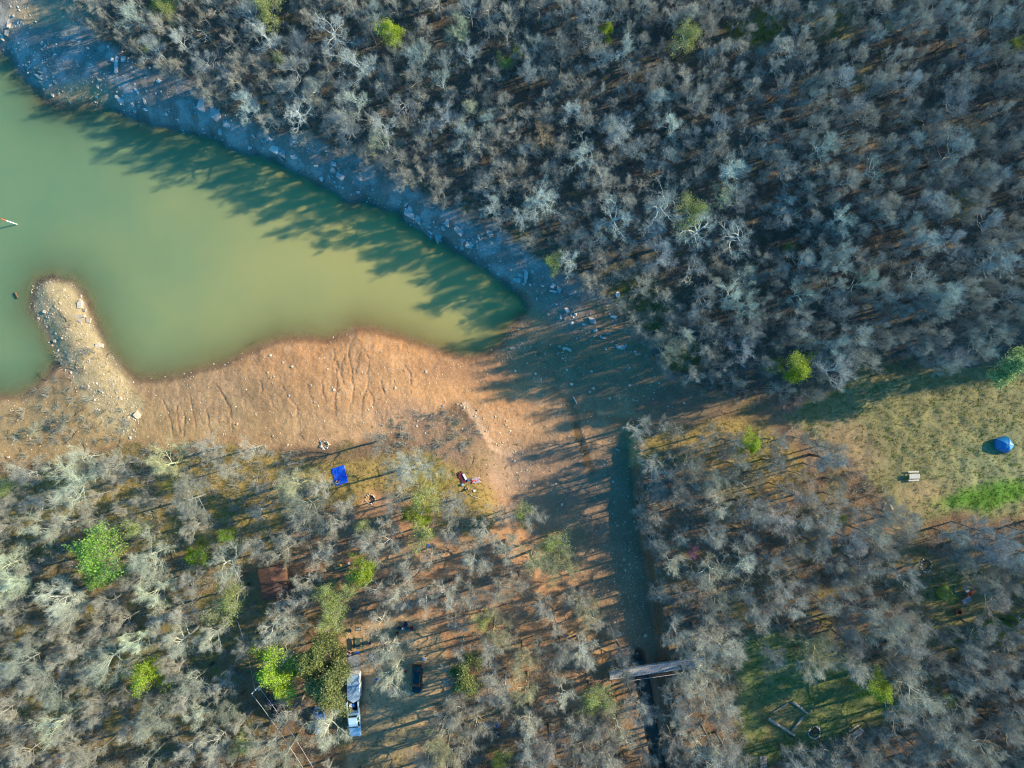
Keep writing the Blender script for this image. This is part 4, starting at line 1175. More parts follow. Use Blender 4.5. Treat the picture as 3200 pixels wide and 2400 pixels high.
def scatter(name, sources, pts, scl, rot, idx, label, cat):
    col = bpy.data.collections.new(name + '_sources')
    for k, s_ in enumerate(sources):
        s_.name = f'{name}_source_{k:02d}'
        col.objects.link(s_)
    me = bpy.data.meshes.new(name)
    me.vertices.add(len(pts)); me.vertices.foreach_set('co', np.array(pts, np.float32).ravel())
    for nm, typ, arr, key in (('scl', 'FLOAT_VECTOR', scl, 'vector'), ('rot', 'FLOAT_VECTOR', rot, 'vector'), ('idx', 'INT', idx, 'value')):
        a = me.attributes.new(nm, typ, 'POINT')
        a.data.foreach_set(key, np.array(arr, np.int32 if typ == 'INT' else np.float32).ravel())
    o = obj(name, me)
    ng = bpy.data.node_groups.new(name + '_scatter', 'GeometryNodeTree')
    ng.interface.new_socket('Geometry', in_out='INPUT', socket_type='NodeSocketGeometry')
    ng.interface.new_socket('Geometry', in_out='OUTPUT', socket_type='NodeSocketGeometry')
    gi = ng.nodes.new('NodeGroupInput'); go = ng.nodes.new('NodeGroupOutput')
    iop = ng.nodes.new('GeometryNodeInstanceOnPoints')
    ci = ng.nodes.new('GeometryNodeCollectionInfo'); ci.inputs['Collection'].default_value = col
    ci.inputs['Separate Children'].default_value = True; ci.inputs['Reset Children'].default_value = True
    def na(nm, dt):
        n = ng.nodes.new('GeometryNodeInputNamedAttribute'); n.data_type = dt; n.inputs['Name'].default_value = nm
        return n.outputs['Attribute']
    ng.links.new(gi.outputs[0], iop.inputs['Points'])
    ng.links.new(ci.outputs[0], iop.inputs['Instance'])
    iop.inputs['Pick Instance'].default_value = True
    ng.links.new(na('idx', 'INT'), iop.inputs['Instance Index'])
    ng.links.new(na('scl', 'FLOAT_VECTOR'), iop.inputs['Scale'])
    e2r = ng.nodes.new('FunctionNodeEulerToRotation')
    ng.links.new(na('rot', 'FLOAT_VECTOR'), e2r.inputs[0]); ng.links.new(e2r.outputs[0], iop.inputs['Rotation'])
    ng.links.new(iop.outputs[0], go.inputs[0])
    md = o.modifiers.new('scatter', 'NODES'); md.node_group = ng
    return tag(o, label, cat, kind='stuff')

srcs = []; smap = {}
pts, scl, rot, idx = [], [], [], []
for t in rest:
    p, key, sxy, sz, rz, tint = spec(t)
    k2 = (key, t[3])
    if k2 not in smap:
        smap[k2] = len(srcs)
        tm, bm_, lm = VAR[key]
        b_ = KIND[t[3]][1]
        srcs.append(src_obj('x', [tm, bm_] + ([lm] if lm else []), tuple(c * rt.uniform(.9, 1.05) for c in b_) + (1,)))
    pts.append(tuple(p)); scl.append((sxy, sxy, sz)); rot.append((0, 0, rz)); idx.append(smap[k2])
scatter('background_wood', srcs, pts, scl, rot, idx, 'smaller leafless trees filling the woods around the pond', 'woodland')

# ------------------------------------------------------------------ stones
def rock_mesh(name, seed, flat=0.6, mat=None, n=14):
    r = random.Random(seed)
    bm_ = bmesh.new()
    for _ in range(n):
        v = Vector((r.gauss(0, 1), r.gauss(0, 1), r.gauss(0, 1))).normalized() * r.uniform(.75, 1.0)
        bm_.verts.new((v.x * r.uniform(.8, 1), v.y * .8, v.z * flat))
    bmesh.ops.convex_hull(bm_, input=bm_.verts)
    for v in [v for v in bm_.verts if not v.link_faces]: bm_.verts.remove(v)
    me = bpy.data.meshes.new(name); bm_.to_mesh(me); bm_.free()
    me.materials.append(mat)
    return me
ROCK = [rock_mesh(f'rock_{i}', 900 + i, .65, M['stone'], 14) for i in range(5)]
ROCKW = [rock_mesh(f'warm_rock_{i}', 920 + i, .65, M['stone_warm'], 14) for i in range(5)]
SLABS = [rock_mesh(f'slab_{i}', 940 + i, .25, M['stone'], 12) for i in range(4)]

SL = {  # traced slabs: origin, scale, polygons
 (1240, 620, 5.82): "145,175 330,245 325,395 130,290|335,247 470,300 415,470 330,430|695,595 840,670 735,830 685,650|540,555 655,625 640,660 590,630|870,430 920,350 950,360 935,520 880,490|795,490 850,500 885,560 860,590 800,560|740,505 790,550 775,575|1080,470 1225,610 1165,695 1035,560|1165,715 1240,720 1255,760 1180,850 1165,800|1250,765 1330,800 1300,830 1250,815|1320,830 1415,820 1405,860 1340,905 1240,880 1250,840|1430,760 1475,745 1480,810 1450,830|1450,840 1485,820 1475,920 1450,910|1470,660 1520,690 1500,745 1465,710|1160,880 1225,870 1215,930 1150,930|1050,855 1120,870 1100,910 1060,900|560,490 635,510 625,535 570,520|470,430 530,455 500,480 470,465|655,405 690,420 680,460 655,440|590,140 670,170 660,190 600,170|1620,560 1750,600 1740,680 1640,670|1830,1350 1885,1380 1850,1397 1815,1390|10,30 100,50 90,70 5,60|130,130 200,65 220,80 160,140|5,95 60,100 30,135",
 (780, 400, 5.82): "430,280 538,330 498,475 350,390|542,332 670,400 625,535 505,468|530,490 610,580 600,605 535,540|740,500 850,490 880,550 760,565|205,200 260,240 250,290 215,250|270,215 310,230 290,280 265,260|365,185 415,205 410,250 365,225|350,240 395,265 365,315 350,290|725,235 780,280 765,335 730,310|790,310 850,310 845,345 800,345|1480,605 1575,625 1575,705 1475,670|1475,700 1510,690 1575,790 1530,815 1465,800|1600,715 1655,780 1600,785|1590,790 1735,880 1685,965 1575,880|1430,850 1475,890 1460,925 1435,890|1480,845 1525,880 1505,905 1485,880|1530,950 1565,970 1550,1005 1525,990|1550,1040 1605,1060 1590,1080 1550,1070|1620,1040 1660,1030 1660,1055 1630,1065|1670,1068 1735,1073 1705,1100 1670,1095|1945,870 2050,920 2030,980 1940,900|1985,800 2030,810 2015,840 1985,830|1165,670 1240,670 1230,710 1165,700|1940,1140 2010,1150 1990,1190 1940,1180|1960,520 2020,480 2030,530 2000,590 1965,580|40,100 85,130 75,180 35,150",
 (80, 200, 5.267): "130,155 185,165 285,240 270,265 190,220|215,275 300,285 290,325 230,310|380,330 435,320 430,360 385,370|455,260 490,265 480,310 450,300|420,470 465,490 450,535 410,510|1160,335 1200,340 1195,405 1165,385|1175,225 1255,255 1225,285 1190,275|810,385 865,390 845,410|1470,510 1518,510 1510,580 1475,560|1525,530 1600,600 1560,670 1512,600|1800,390 1870,450 1850,500 1790,430|1710,450 1770,430 1780,470 1730,500|1730,630 1775,640 1770,680 1730,660|1835,690 1880,710 1865,725|1770,755 1825,765 1800,800 1765,785|200,110 280,140 280,160 200,130|1940,550 1975,600 1965,670 1945,640|1915,715 1950,740 1945,765|700,600 750,620 740,655|275,390 315,400 295,430",
 (0, 0, 2.765): "1820,920 1900,960 1910,1010 1860,1045 1820,1000|1930,1040 1990,1070 1975,1110 1925,1090|1890,1110 1920,1130 1910,1165 1885,1160|1700,930 1730,850 1770,820 1760,960 1730,960|990,560 1010,480 1030,490 1010,620 990,630|1045,490 1085,485 1080,530 1045,530|60,190 95,195 80,240 60,240|5,290 30,290 25,350 8,340|45,260 80,265 60,310 40,300",
 (1560, 820, 3.814): "170,185 275,190 250,245 165,225|215,125 275,140 280,180 230,165|130,235 168,240 160,258|300,90 330,80 345,130 320,250 300,230|375,80 425,100 410,135 375,120|600,290 640,235 685,260 640,310|690,275 745,320 720,380 692,330|600,330 685,340 690,362 600,350|440,415 460,425 455,455 440,445|670,490 705,490 695,515 670,512|725,630 745,640 740,680 722,670|780,665 798,665 790,695 778,690|1060,655 1130,660 1160,700 1150,735 1090,715|1210,880 1270,885 1265,915 1220,905|1395,1002 1490,985 1508,1020 1470,1040 1400,1025|1375,975 1425,975 1400,998|1300,965 1360,935 1365,950|1085,1285 1120,1290 1115,1315 1085,1310|750,1015 790,1005 855,1030 865,1065 830,1060 800,1035 765,1055|700,985 735,985 735,1020 700,1015|130,1015 190,1010 188,1040 130,1040|1740,880 1780,880 1770,920 1745,915|1340,625 1410,640 1390,670 1320,650|845,1440 885,1445 875,1470 845,1465|1065,1525 1100,1535 1090,1560 1065,1555|275,245 310,245 310,275 280,270|350,250 385,260 375,290|490,265 520,270 505,290",
 (0, 600, 2.765): "665,960 690,925 710,950 705,1002 670,1008|715,1007 745,1010 735,1035 712,1025|690,885 705,890 700,912 685,908|640,1065 730,1060 735,1078 650,1088|665,1105 710,1092 735,1098 690,1130|745,1085 785,1090 780,1130 745,1130|825,1310 850,1300 868,1335 850,1355 822,1345|872,1310 885,1310 890,1345 874,1345|375,1018 400,1030 388,1048 365,1040|455,1275 485,1280 480,1300 460,1300",
 (0, 1200, 2.765): "1150,265 1180,235 1218,270 1190,310|55,625 80,620 78,640 58,640|2035,345 2055,335 2050,355",
}
rk = []
rs = random.Random(77)
for (ox, oy, sc), s_ in SL.items():
    for ps in s_.split('|'):
        P = [tuple(map(float, q.split(','))) for q in ps.split()]
        P = [(ox + a / sc, oy + b_ / sc) for a, b_ in P]
        cx = sum(p[0] for p in P) / len(P); cy = sum(p[1] for p in P) / len(P)
        c = W(cx, cy, 0.15)
        k = (CAM_H - c.z - .2) / CAM_H / PXM
        pl = [((p[0] - cx) * k, -(p[1] - cy) * k) for p in P]
        size = max(math.hypot(*p) for p in pl)
        th = min(0.55, 0.10 + 0.16 * size)
        # chipped outline
        pq = []
        for i in range(len(pl)):
            a = pl[i]; b_ = pl[(i + 1) % len(pl)]
            L = math.hypot(b_[0] - a[0], b_[1] - a[1])
            pq.append(a)
            if L > 0.5:
                t = rs.uniform(.35, .65); nx, ny = (b_[1] - a[1]) / L, -(b_[0] - a[0]) / L
                q = rs.uniform(-.05, .05) * L
                pq.append((a[0] + (b_[0] - a[0]) * t + nx * q, a[1] + (b_[1] - a[1]) * t + ny * q))
        mb = MB(); mb.prism(pq, -th, th * .8, shrink=.96)
        warm = (cx < 340 and (cy > 850 or (cy < 340 and cx < 330))) or (cx < 1850 and cy > 1060 and cx > 1500) or cy > 1150
        o = obj('stone_slab', mb.mesh('stone_slab', M['stone_warm'] if warm else M['stone']))
        o.location = c + Vector((0, 0, 0.06 if c.z > 0.05 else 0.10 - min(c.z, 0)))
        o.rotation_euler = (rs.gauss(0, .07), rs.gauss(0, .07), 0)
        tag(o, None, 'rock', 'sandstone slabs and boulders of the shore', 'thing')
        big = 'large' if size > .9 else ('mid-sized' if size > .45 else 'small')
        rk.append((o, f'{big} flat {"buff" if warm else "grey"} rock slab', cx, cy))
print('SLABS', len(rk))
CL = [  # clusters of boulders: x, y, spread, n, size range m, warm
 (150, 255, 30, 9, .25, .6, 1), (190, 290, 30, 8, .2, .45, 1), (110, 170, 50, 12, .25, .6, 0), (60, 120, 45, 8, .25, .6, 0), (140, 140, 20, 8, .2, .45, 1), (420, 330, 60, 9, .25, .55, 0),
 (560, 370, 80, 8, .2, .45, 0), (700, 420, 60, 6, .2, .45, 0), (950, 540, 60, 6, .2, .4, 0), (1480, 770, 40, 9, .2, .5, 0), (1545, 780, 40, 9, .2, .5, 0), (1640, 850, 50, 9, .2, .45, 0),
 (1636, 1082, 18, 10, .2, .4, 1), (1660, 1088, 12, 6, .2, .5, 1), (1590, 1115, 14, 5, .2, .35, 1), (1755, 1110, 25, 9, .2, .45, 1), (1690, 1140, 20, 7, .15, .35, 1), (1675, 1180, 12, 5, .2, .4, 1),
 (1444, 1268, 12, 6, .25, .45, 1), (1476, 1280, 18, 9, .2, .45, 1), (1500, 1310, 25, 6, .15, .35, 1), (1570, 1375, 25, 5, .2, .45, 1), (985, 1262, 12, 5, .2, .4, 1), (845, 1180, 14, 5, .2, .4, 1),
 (470, 1235, 14, 6, .25, .45, 1), (500, 1285, 14, 6, .15, .35, 1), (1110, 1036, 14, 4, .25, .45, 1), (1180, 1040, 10, 4, .2, .45, 1), (780, 1105, 60, 7, .15, .3, 1), (620, 1150, 60, 7, .15, .3, 1),
 (1250, 1150, 160, 16, .15, .35, 1), (900, 1180, 130, 12, .15, .35, 1), (1850, 1160, 150, 16, .2, .4, 1), (150, 1000, 40, 10, .2, .4, 1), (140, 900, 40, 9, .15, .3, 1), (200, 1100, 40, 6, .2, .4, 1),
 (1760, 1550, 60, 9, .15, .35, 1), (1880, 1680, 60, 6, .2, .4, 0), (1990, 1990, 50, 10, .2, .45, 0), (2030, 2030, 30, 7, .2, .4, 0), (1940, 1400, 10, 4, .3, .5, 1), (1955, 1425, 12, 4, .3, .5, 0), (1870, 1950, 60, 6, .15, .35, 0), (2010, 2170, 20, 4, .2, .35, 0)]
nrk = 0
for cx, cy, sp, n, a, b_, warm in CL:
    for _ in range(n):
        px = rs.gauss(cx, sp * .6); py = rs.gauss(cy, sp * .6 * (0.7 if sp > 50 else 1))
        if px < 3 or nrk > 175: continue
        p = W(px, py)
        if p.z < -0.12: continue
        me = rs.choice(ROCKW if warm else ROCK + SLABS[:2])
        o = obj('boulder', me)
        s = rs.uniform(a, b_) * 0.55 * (1.5 if rs.random() < .12 else 1)
        o.scale = (s * rs.uniform(.8, 1.3), s * rs.uniform(.7, 1.1), s * rs.uniform(.7, 1.1))
        o.location = p + Vector((0, 0, s * .22)); o.rotation_euler = (rs.gauss(0, .15), rs.gauss(0, .15), rs.uniform(0, 6.28))
        tag(o, None, 'rock', 'sandstone slabs and boulders of the shore')
        rk.append((o, f'{"larger" if s > .24 else "small"} {"buff" if warm else "grey"} boulder', px, py)); nrk += 1
LMK_ALL = LMK
LMK = LMK + [('the square jetty slab', 428, 1300), ('the jetty tip', 150, 880), ('the inlet rock pile', 1770, 1090), ('the mound rocks', 1470, 1280), ('the rilled mud', 1090, 1180),
             ('the shore corner', 190, 300), ('the triangular slab', 1370, 740), ('the slab trio', 1060, 540), ('the small mud puddle', 1745, 1230)]
label_set(rk)
LMK = LMK_ALL
print('ROCKS', len(rk))

# gravel
def scatter_pts(n, dens, seed, box=(0, 0, 3200, 2400)):
    r = np.random.default_rng(seed)
    px = r.uniform(box[0], box[2], n); py = r.uniform(box[1], box[3], n)
    keep = r.random(n) < dens(px, py)
    return px[keep], py[keep]
def wpts(px, py, lift=0.0):
    z = np.full(px.shape, 2.0)
    for _ in range(4):
        k = (CAM_H - z) / CAM_H
        x = (px - 1600) / PXM * k; y = -(py - 1200) / PXM * k
        i = np.clip(np.searchsorted(GX, x) - 1, 0, len(GX) - 2); j = np.clip(np.searchsorted(GY, y) - 1, 0, len(GY) - 2)
        fx = np.clip((x - GX[i]) / (GX[i + 1] - GX[i]), 0, 1); fy = np.clip((y - GY[j]) / (GY[j + 1] - GY[j]), 0, 1)
        z = (ZZ[j, i] * (1 - fx) + ZZ[j, i + 1] * fx) * (1 - fy) + (ZZ[j + 1, i] * (1 - fx) + ZZ[j + 1, i + 1] * fx) * fy
    return np.stack([x, y, z + lift], -1)

SHB = [(0, 0), (250, 30), (400, 170), (600, 280), (760, 370), (1000, 450), (1200, 530), (1400, 660), (1600, 760), (1760, 860), (1900, 960), (2060, 1120), (1900, 1100), (1700, 960), (1560, 880), (1200, 660), (800, 480), (300, 330), (0, 190)]
JTB = [(150, 868), (230, 880), (290, 1010), (400, 1190), (440, 1300), (420, 1380), (330, 1330), (250, 1240), (160, 1110), (90, 980), (90, 900)]
MDB = [(0, 1240), (398, 1180), (900, 1060), (1110, 1020), (1460, 1120), (1700, 900), (2050, 1130), (2200, 1240), (1980, 1350), (1985, 1600), (2060, 2060), (1930, 2060), (1640, 1600), (1560, 1420), (1430, 1250), (1150, 1380), (760, 1400), (300, 1400), (0, 1440)]
def d_gravel(px, py):
    d = 0.62 * (poly_sd(px, py, SHB) > 0) * (0.3 + sstep(-.1, .15, fbm(px / 40, py / 40, 200)))
    d = d + 0.95 * (poly_sd(px, py, JTB) > 0) * (0.4 + sstep(-.1, .15, fbm(px / 30, py / 30, 201)))
    d = d + 0.13 * (poly_sd(px, py, MDB) > 0) + 0.30 * (poly_sd(px, py, MDB) > 0) * sstep(.08, .22, fbm(px / 45, py / 45, 202))
    d = d + 0.5 * (1 - sstep(.6, 1.1, np.hypot((px - 1540) / 90, (py - 1370) / 90)))
    d = d + 0.35 * (1 - sstep(.6, 1.1, np.hypot((px - 1350) / 180, (py - 1340) / 70)))
    d = d + 0.3 * (1 - sstep(.6, 1.1, np.hypot((px - 1620) / 70, (py - 1510) / 110)))
    d = d + 0.4 * (1 - sstep(.6, 1.1, np.hypot((px - 1930) / 100, (py - 1850) / 240)))
    d = d + 0.7 * (1 - sstep(.6, 1.1, np.hypot((px - 240) / 80, (py - 295) / 22))) + .6 * (1 - sstep(.6, 1.1, np.hypot((px - 150) / 70, (py - 190) / 60)))
    return d
px, py = scatter_pts(150000, d_gravel, 9)
P = wpts(px, py)
k = P[:, 2] > -0.05
px, py, P = px[k], py[k], P[k]
n = len(P)
print('GRAVEL', n)
s = rng.uniform(.035, .11, n) * (1 + 1.2 * (rng.random(n) < .12))
warm = (py > px * 0.45 + 330) | (py > 840) & (px < 1600)
idx = rng.integers(0, 3, n) + np.where(warm, 3, 0)
s = s * np.where(poly_sd(px, py, JTB) > 0, 1.35, 1.0) * np.where((poly_sd(px, py, MDB) > 0) & (rng.random(n) < .25), 1.7, 1.0) * np.where((poly_sd(px, py, SHB) > 0) & (rng.random(n) < .07), 2.8, 1.0)
so = [src_obj('x', [ROCK[i]]) for i in range(3)] + [src_obj('x', [ROCKW[i]]) for i in range(3)]
scatter('gravel', so, P, np.stack([s * rng.uniform(.8, 1.3, n), s, s * .8], -1), np.stack([rng.normal(0, .2, n), rng.normal(0, .2, n), rng.uniform(0, 6.28, n)], -1), idx,
        'loose stones and gravel strewn over shore, jetty and mud', 'gravel')

# grass tufts
def tuft_mesh(name, seed, mat, n=9, h=.28, w=.035, spread=.12):
    r = random.Random(seed)
    vs = []; fs = []; tone = []
    for _ in range(n):
        a = r.uniform(0, 6.28); b_ = Vector((r.gauss(0, spread), r.gauss(0, spread), -.03))
        d = Vector((math.cos(a) * .6, math.sin(a) * .6, 1)).normalized() * h * r.uniform(.6, 1.2)
        sd = Vector((-math.sin(a), math.cos(a), 0)) * w
        m_ = b_ + d * .6; e = b_ + d + Vector((math.cos(a), math.sin(a), -.3)) * h * .5
        k = len(vs)
        vs += [tuple(b_ - sd), tuple(b_ + sd), tuple(m_ + sd), tuple(m_ - sd), tuple(e)]
        fs += [(k, k + 1, k + 2, k + 3), (k + 3, k + 2, k + 4)]
        tone += [r.random()] * 5
    me = bpy.data.meshes.new(name); me.from_pydata(vs, [], fs)
    at = me.attributes.new('tone', 'FLOAT', 'POINT'); at.data.foreach_set('value', tone)
    me.materials.append(mat)
    return me
M['dry_grass'] = leaf_mat('dry_grass', (0.25, 0.17, 0.08), (0.38, 0.29, 0.14), .25)
M['olive_grass'] = leaf_mat('olive_grass', (0.16, 0.15, 0.035), (0.34, 0.30, 0.08), .25)
M['green_grass'] = leaf_mat('green_grass', (0.07, 0.15, 0.02), (0.17, 0.27, 0.04), .25)
tg = [src_obj('x', [tuft_mesh('t', 10 + i, M[k_])]) for k_ in ('dry_grass', 'olive_grass', 'green_grass') for i in range(2)]
# grass type read from the painted soil: traits green channel and field areas
def grassy(px, py):
    P = wpts(px, py)
    i = np.clip(np.searchsorted(GX, P[:, 0]), 0, len(GX) - 1); j = np.clip(np.searchsorted(GY, P[:, 1]), 0, len(GY) - 1)
    return trt[j, i], colr[j, i]
r_ = np.random.default_rng(21)
px = r_.uniform(-20, 3220, 170000); py = r_.uniform(-20, 2420, 170000)
T_, C_ = grassy(px, py)
keep = (r_.random(len(px)) < np.clip(T_[:, 1] * 0.95 + 0.03 * T_[:, 2], 0, 1)) & (T_[:, 0] < .3)
px, py, T_, C_ = px[keep], py[keep], T_[keep], C_[keep]
P = wpts(px, py); n = len(P)
print('TUFTS', n)
gr = C_[:, 1] / (C_[:, 0] + 1e-6)
u = gr + r_.normal(0, .18, n)
idx = np.where(u < .78, 0, np.where(u < 1.02, 2, 4)) + r_.integers(0, 2, n)
s = r_.uniform(.4, .95, n)
scatter('grass', tg, P, np.stack([s, s, s * r_.uniform(.7, 1.2, n)], -1), np.stack([0 * s, 0 * s, r_.uniform(0, 6.28, n)], -1), idx, 'tufts of dry and green grass', 'grass')

# undergrowth: low brush
def brush_mesh(name, seed, n=26, h=.9, spread=.5):
    r = random.Random(seed); mb = MB()
    for _ in range(n):
        a = r.uniform(0, 6.28); q = Vector((r.gauss(0, spread * .3), r.gauss(0, spread * .3), -.05))
        d = Vector((math.cos(a) * r.uniform(.2, 1.1), math.sin(a) * r.uniform(.2, 1.1), 1)).normalized()
        L = h * r.uniform(.6, 1.2)
        e = q + d * L
        mb.tube([q, q.lerp(e, .5) + Vector((r.gauss(0, .05), r.gauss(0, .05), 0)), e], [.012, .009, .004], 3, caps=False)
        for _k in range(5):
            t = r.uniform(.3, 1); s0 = q.lerp(e, t)
            dd = (d + Vector((r.gauss(0, .7), r.gauss(0, .7), r.gauss(0, .4)))).normalized() * r.uniform(.15, .4)
            sd = dd.orthogonal().normalized() * .007
            mb.add([tuple(s0 - sd), tuple(s0 + sd), tuple(s0 + dd)], [(0, 1, 2)])
    return mb.mesh(name, M['twig'])
bs = [src_obj('x', [brush_mesh('b', 30 + i)], c) for i, c in enumerate([(.75, .58, .46, 1), (1.0, .78, .58, 1), (.65, .50, .45, 1), (1.1, .95, .75, 1)])]
def d_brush(px, py):
    wood = np.ones(px.shape)
    for P_ in OPEN: wood = wood * (poly_sd(px, py, P_) < 10)
    d = wood * np.where(py < px * .52 + 150, .45, 1.0) * (0.35 + 0.5 * sstep(-.05, .15, fbm(px / 70, py / 70, 210)))
    d = d + 0.5 * (1 - sstep(.5, 1.2, np.hypot((px - 1360) / 190, (py - 1360) / 80))) * (.4 + 2 * sstep(-.1, .15, fbm(px / 25, py / 25, 215)))
    d = d + 0.6 * (1 - sstep(.7, 1.1, np.hypot((px - 700) / 130, (py - 1425) / 30))) + .35 * (1 - sstep(.7, 1.1, np.hypot((px - 220) / 230, (py - 1300) / 110)))
    d = d + 0.6 * (1 - sstep(0, 40, seg_dist(px, py, [(1720, 850), (1880, 930), (2000, 1070), (2120, 1180), (2300, 1230), (2450, 1290), (2600, 1420), (2760, 1560)])))
    return d
px, py = scatter_pts(30000, d_brush, 33, (-40, -40, 3240, 2440))
P = wpts(px, py); P = P[P[:, 2] > .1]; n = len(P)
print('BRUSH', n)
s = rng.uniform(.5, 1.5, n)
scatter('undergrowth', bs, P, np.stack([s, s, s * .8], -1), np.stack([0 * s, 0 * s, rng.uniform(0, 6.28, n)], -1), rng.integers(0, 4, n), 'low leafless brush and brambles under the trees', 'undergrowth')

# ------------------------------------------------------------------ built things
def T(name, px, py, h=0.0, deg=0.0, label=None, cat=None, group=None, lift=0.0):
    """an Empty standing on the ground; deg turns it clockwise as seen in the photo"""
    p = W(px, py, h)
    return empty(name, p + Vector((0, 0, lift)), -R(deg), label, cat, group)

def loft(mb, rings, mi=0, cap=True):
    n = len(rings[0]); vs = [v for r_ in rings for v in r_]; fs = []
    for i in range(len(rings) - 1):
        for k in range(n):
            k2 = (k + 1) % n
            fs.append((i * n + k, (i + 1) * n + k, (i + 1) * n + k2, i * n + k2))
    if cap:
        fs.append(tuple(range(n))); fs.append(tuple((len(rings) - 1) * n + k for k in range(n - 1, -1, -1)))
    mb.add(vs, fs, mi)

def carring(y, hw, z0, z1, rc=.12):
    return [(-hw + rc, y, z0), (hw - rc, y, z0), (hw, y, z0 + rc), (hw + .02, y, (z0 + z1) * .5), (hw - .03, y, z1 - rc), (hw - .03 - rc * 1.3, y, z1),
            (-hw + .03 + rc * 1.3, y, z1), (-hw + .03, y, z1 - rc), (-hw - .02, y, (z0 + z1) * .5), (-hw, y, z0 + rc)]

def wheels(root, xs, ys, rad=.38, wd=.26):
    for x in xs:
        for y in ys:
            mb = MB(); ax = Vector((1, 0, 0))
            mb.lathe((x - wd / 2, y, rad), [(rad * .62, 0), (rad * .93, .01), (rad, .05), (rad, wd - .05), (rad * .93, wd - .01), (rad * .62, wd)], 16, axis=ax)
            w_ = part('wheel', mb, M['rubber'], root, True)
            m2 = MB(); m2.lathe((x - wd / 2 - .005, y, rad), [(rad * .2, 0), (rad * .6, .01), (rad * .6, wd), (rad * .2, wd + .01)], 10, axis=ax)
            part('rim', m2, M['steel'], w_)

def glass_quad(root, pts, name='window', th=.03, mat=None):
    """a pane standing 8 mm proud of the body"""
    v = [Vector(p) for p in pts]
    nrm = (v[1] - v[0]).cross(v[2] - v[0]).normalized()
    a = [tuple(p + nrm * .012) for p in v]; b_ = [tuple(p - nrm * .01) for p in v]
    mb = MB(); n = len(v)
    mb.add(a + b_, [tuple(range(n)), tuple(range(2 * n - 1, n - 1, -1))] + [(i, n + i, n + (i + 1) % n, (i + 1) % n) for i in range(n)])
    return part(name, mb, mat or M['glass'], root)

def make_pickup(root):
    P_ = M['truck']
    # +y is the tail, the nose points to -y
    mb = MB()
    loft(mb, [carring(-2.98, .72, .45, .85, .1), carring(-2.88, .88, .36, 1.02), carring(-2.5, .97, .34, 1.10), carring(-1.55, 1.0, .34, 1.16), carring(-1.2, 1.0, .34, 1.18), carring(1.0, 1.0, .34, 1.16)])
    part('body', mb, P_, root, False)
    mb = MB()                              # cab
    def ring(y, hw0, hw1, z0, z1): return [(-hw0, y, z0), (hw0, y, z0), (hw1, y, z1), (-hw1, y, z1)]
    loft(mb, [ring(-1.55, .90, .88, 1.10, 1.17), ring(-.85, .92, .74, 1.10, 1.86), ring(.55, .92, .74, 1.10, 1.88), ring(.80, .92, .80, 1.10, 1.30)])
    part('cab', mb, P_, root)
    mb = MB(); mb.box((0, -.15, 1.885), (1.36, 1.30, .04), taper=.95); part('roof', mb, P_, root)
    glass_quad(root, [(-.78, -1.42, 1.26), (.78, -1.42, 1.26), (.66, -.92, 1.82), (-.66, -.92, 1.82)], 'windscreen')
    glass_quad(root, [(.62, .62, 1.78), (.74, .76, 1.38), (-.74, .76, 1.38), (-.62, .62, 1.78)], 'rear_window')
    for s_ in (-1, 1):
        for (y0, y1) in ((-.95, -.25), (-.15, .5)):
            q = [(s_ * .905, y0 - .25 * (y0 < -.5), 1.24), (s_ * .905, y1, 1.24), (s_ * .775, y1, 1.78), (s_ * .775, y0 + .1, 1.78)]
            glass_quad(root, q if s_ > 0 else q[::-1], 'side_window')
        m2 = MB(); m2.box((s_ * 1.10, -1.05, 1.22), (.22, .12, .18)); part('mirror', m2, P_, root)
        m2 = MB(); m2.box((s_ * .93, 1.98, .80), (.14, 1.98, .78)); part('bed_side', m2, P_, root)
        m2 = MB(); m2.box((s_ * .72, -2.93, .86), (.3, .12, .18)); part('headlight', m2, M['clear'], root)
        m2 = MB(); m2.box((s_ * .93, 2.985, .95), (.13, .05, .3)); part('tail_light', m2, M['redlamp'], root)
    mb = MB(); mb.box((0, 1.98, .60), (1.72, 1.98, .10)); part('bed_floor', mb, M['liner'], root)
    mb = MB(); mb.box((0, 1.02, .87), (1.72, .06, .60)); part('bulkhead', mb, P_, root)
    mb = MB(); mb.box((0, 2.82, .62), (1.6, .3, .05)); part('tailgate', mb, M['liner'], root)
    mb = MB(); mb.box((0, 1.28, 1.18), (1.78, .42, .30)); part('toolbox', mb, M['steel'], root)
    mb = MB(); mb.box((0, -3.0, .55), (1.7, .12, .18)); part('bumper', mb, M['steel'], root)
    mb = MB(); mb.box((0, -2.2, 1.135), (1.3, 1.1, .03), taper=.9); part('hood', mb, P_, root)
    wheels(root, (-.88, .88), (-1.95, 1.95), .40)

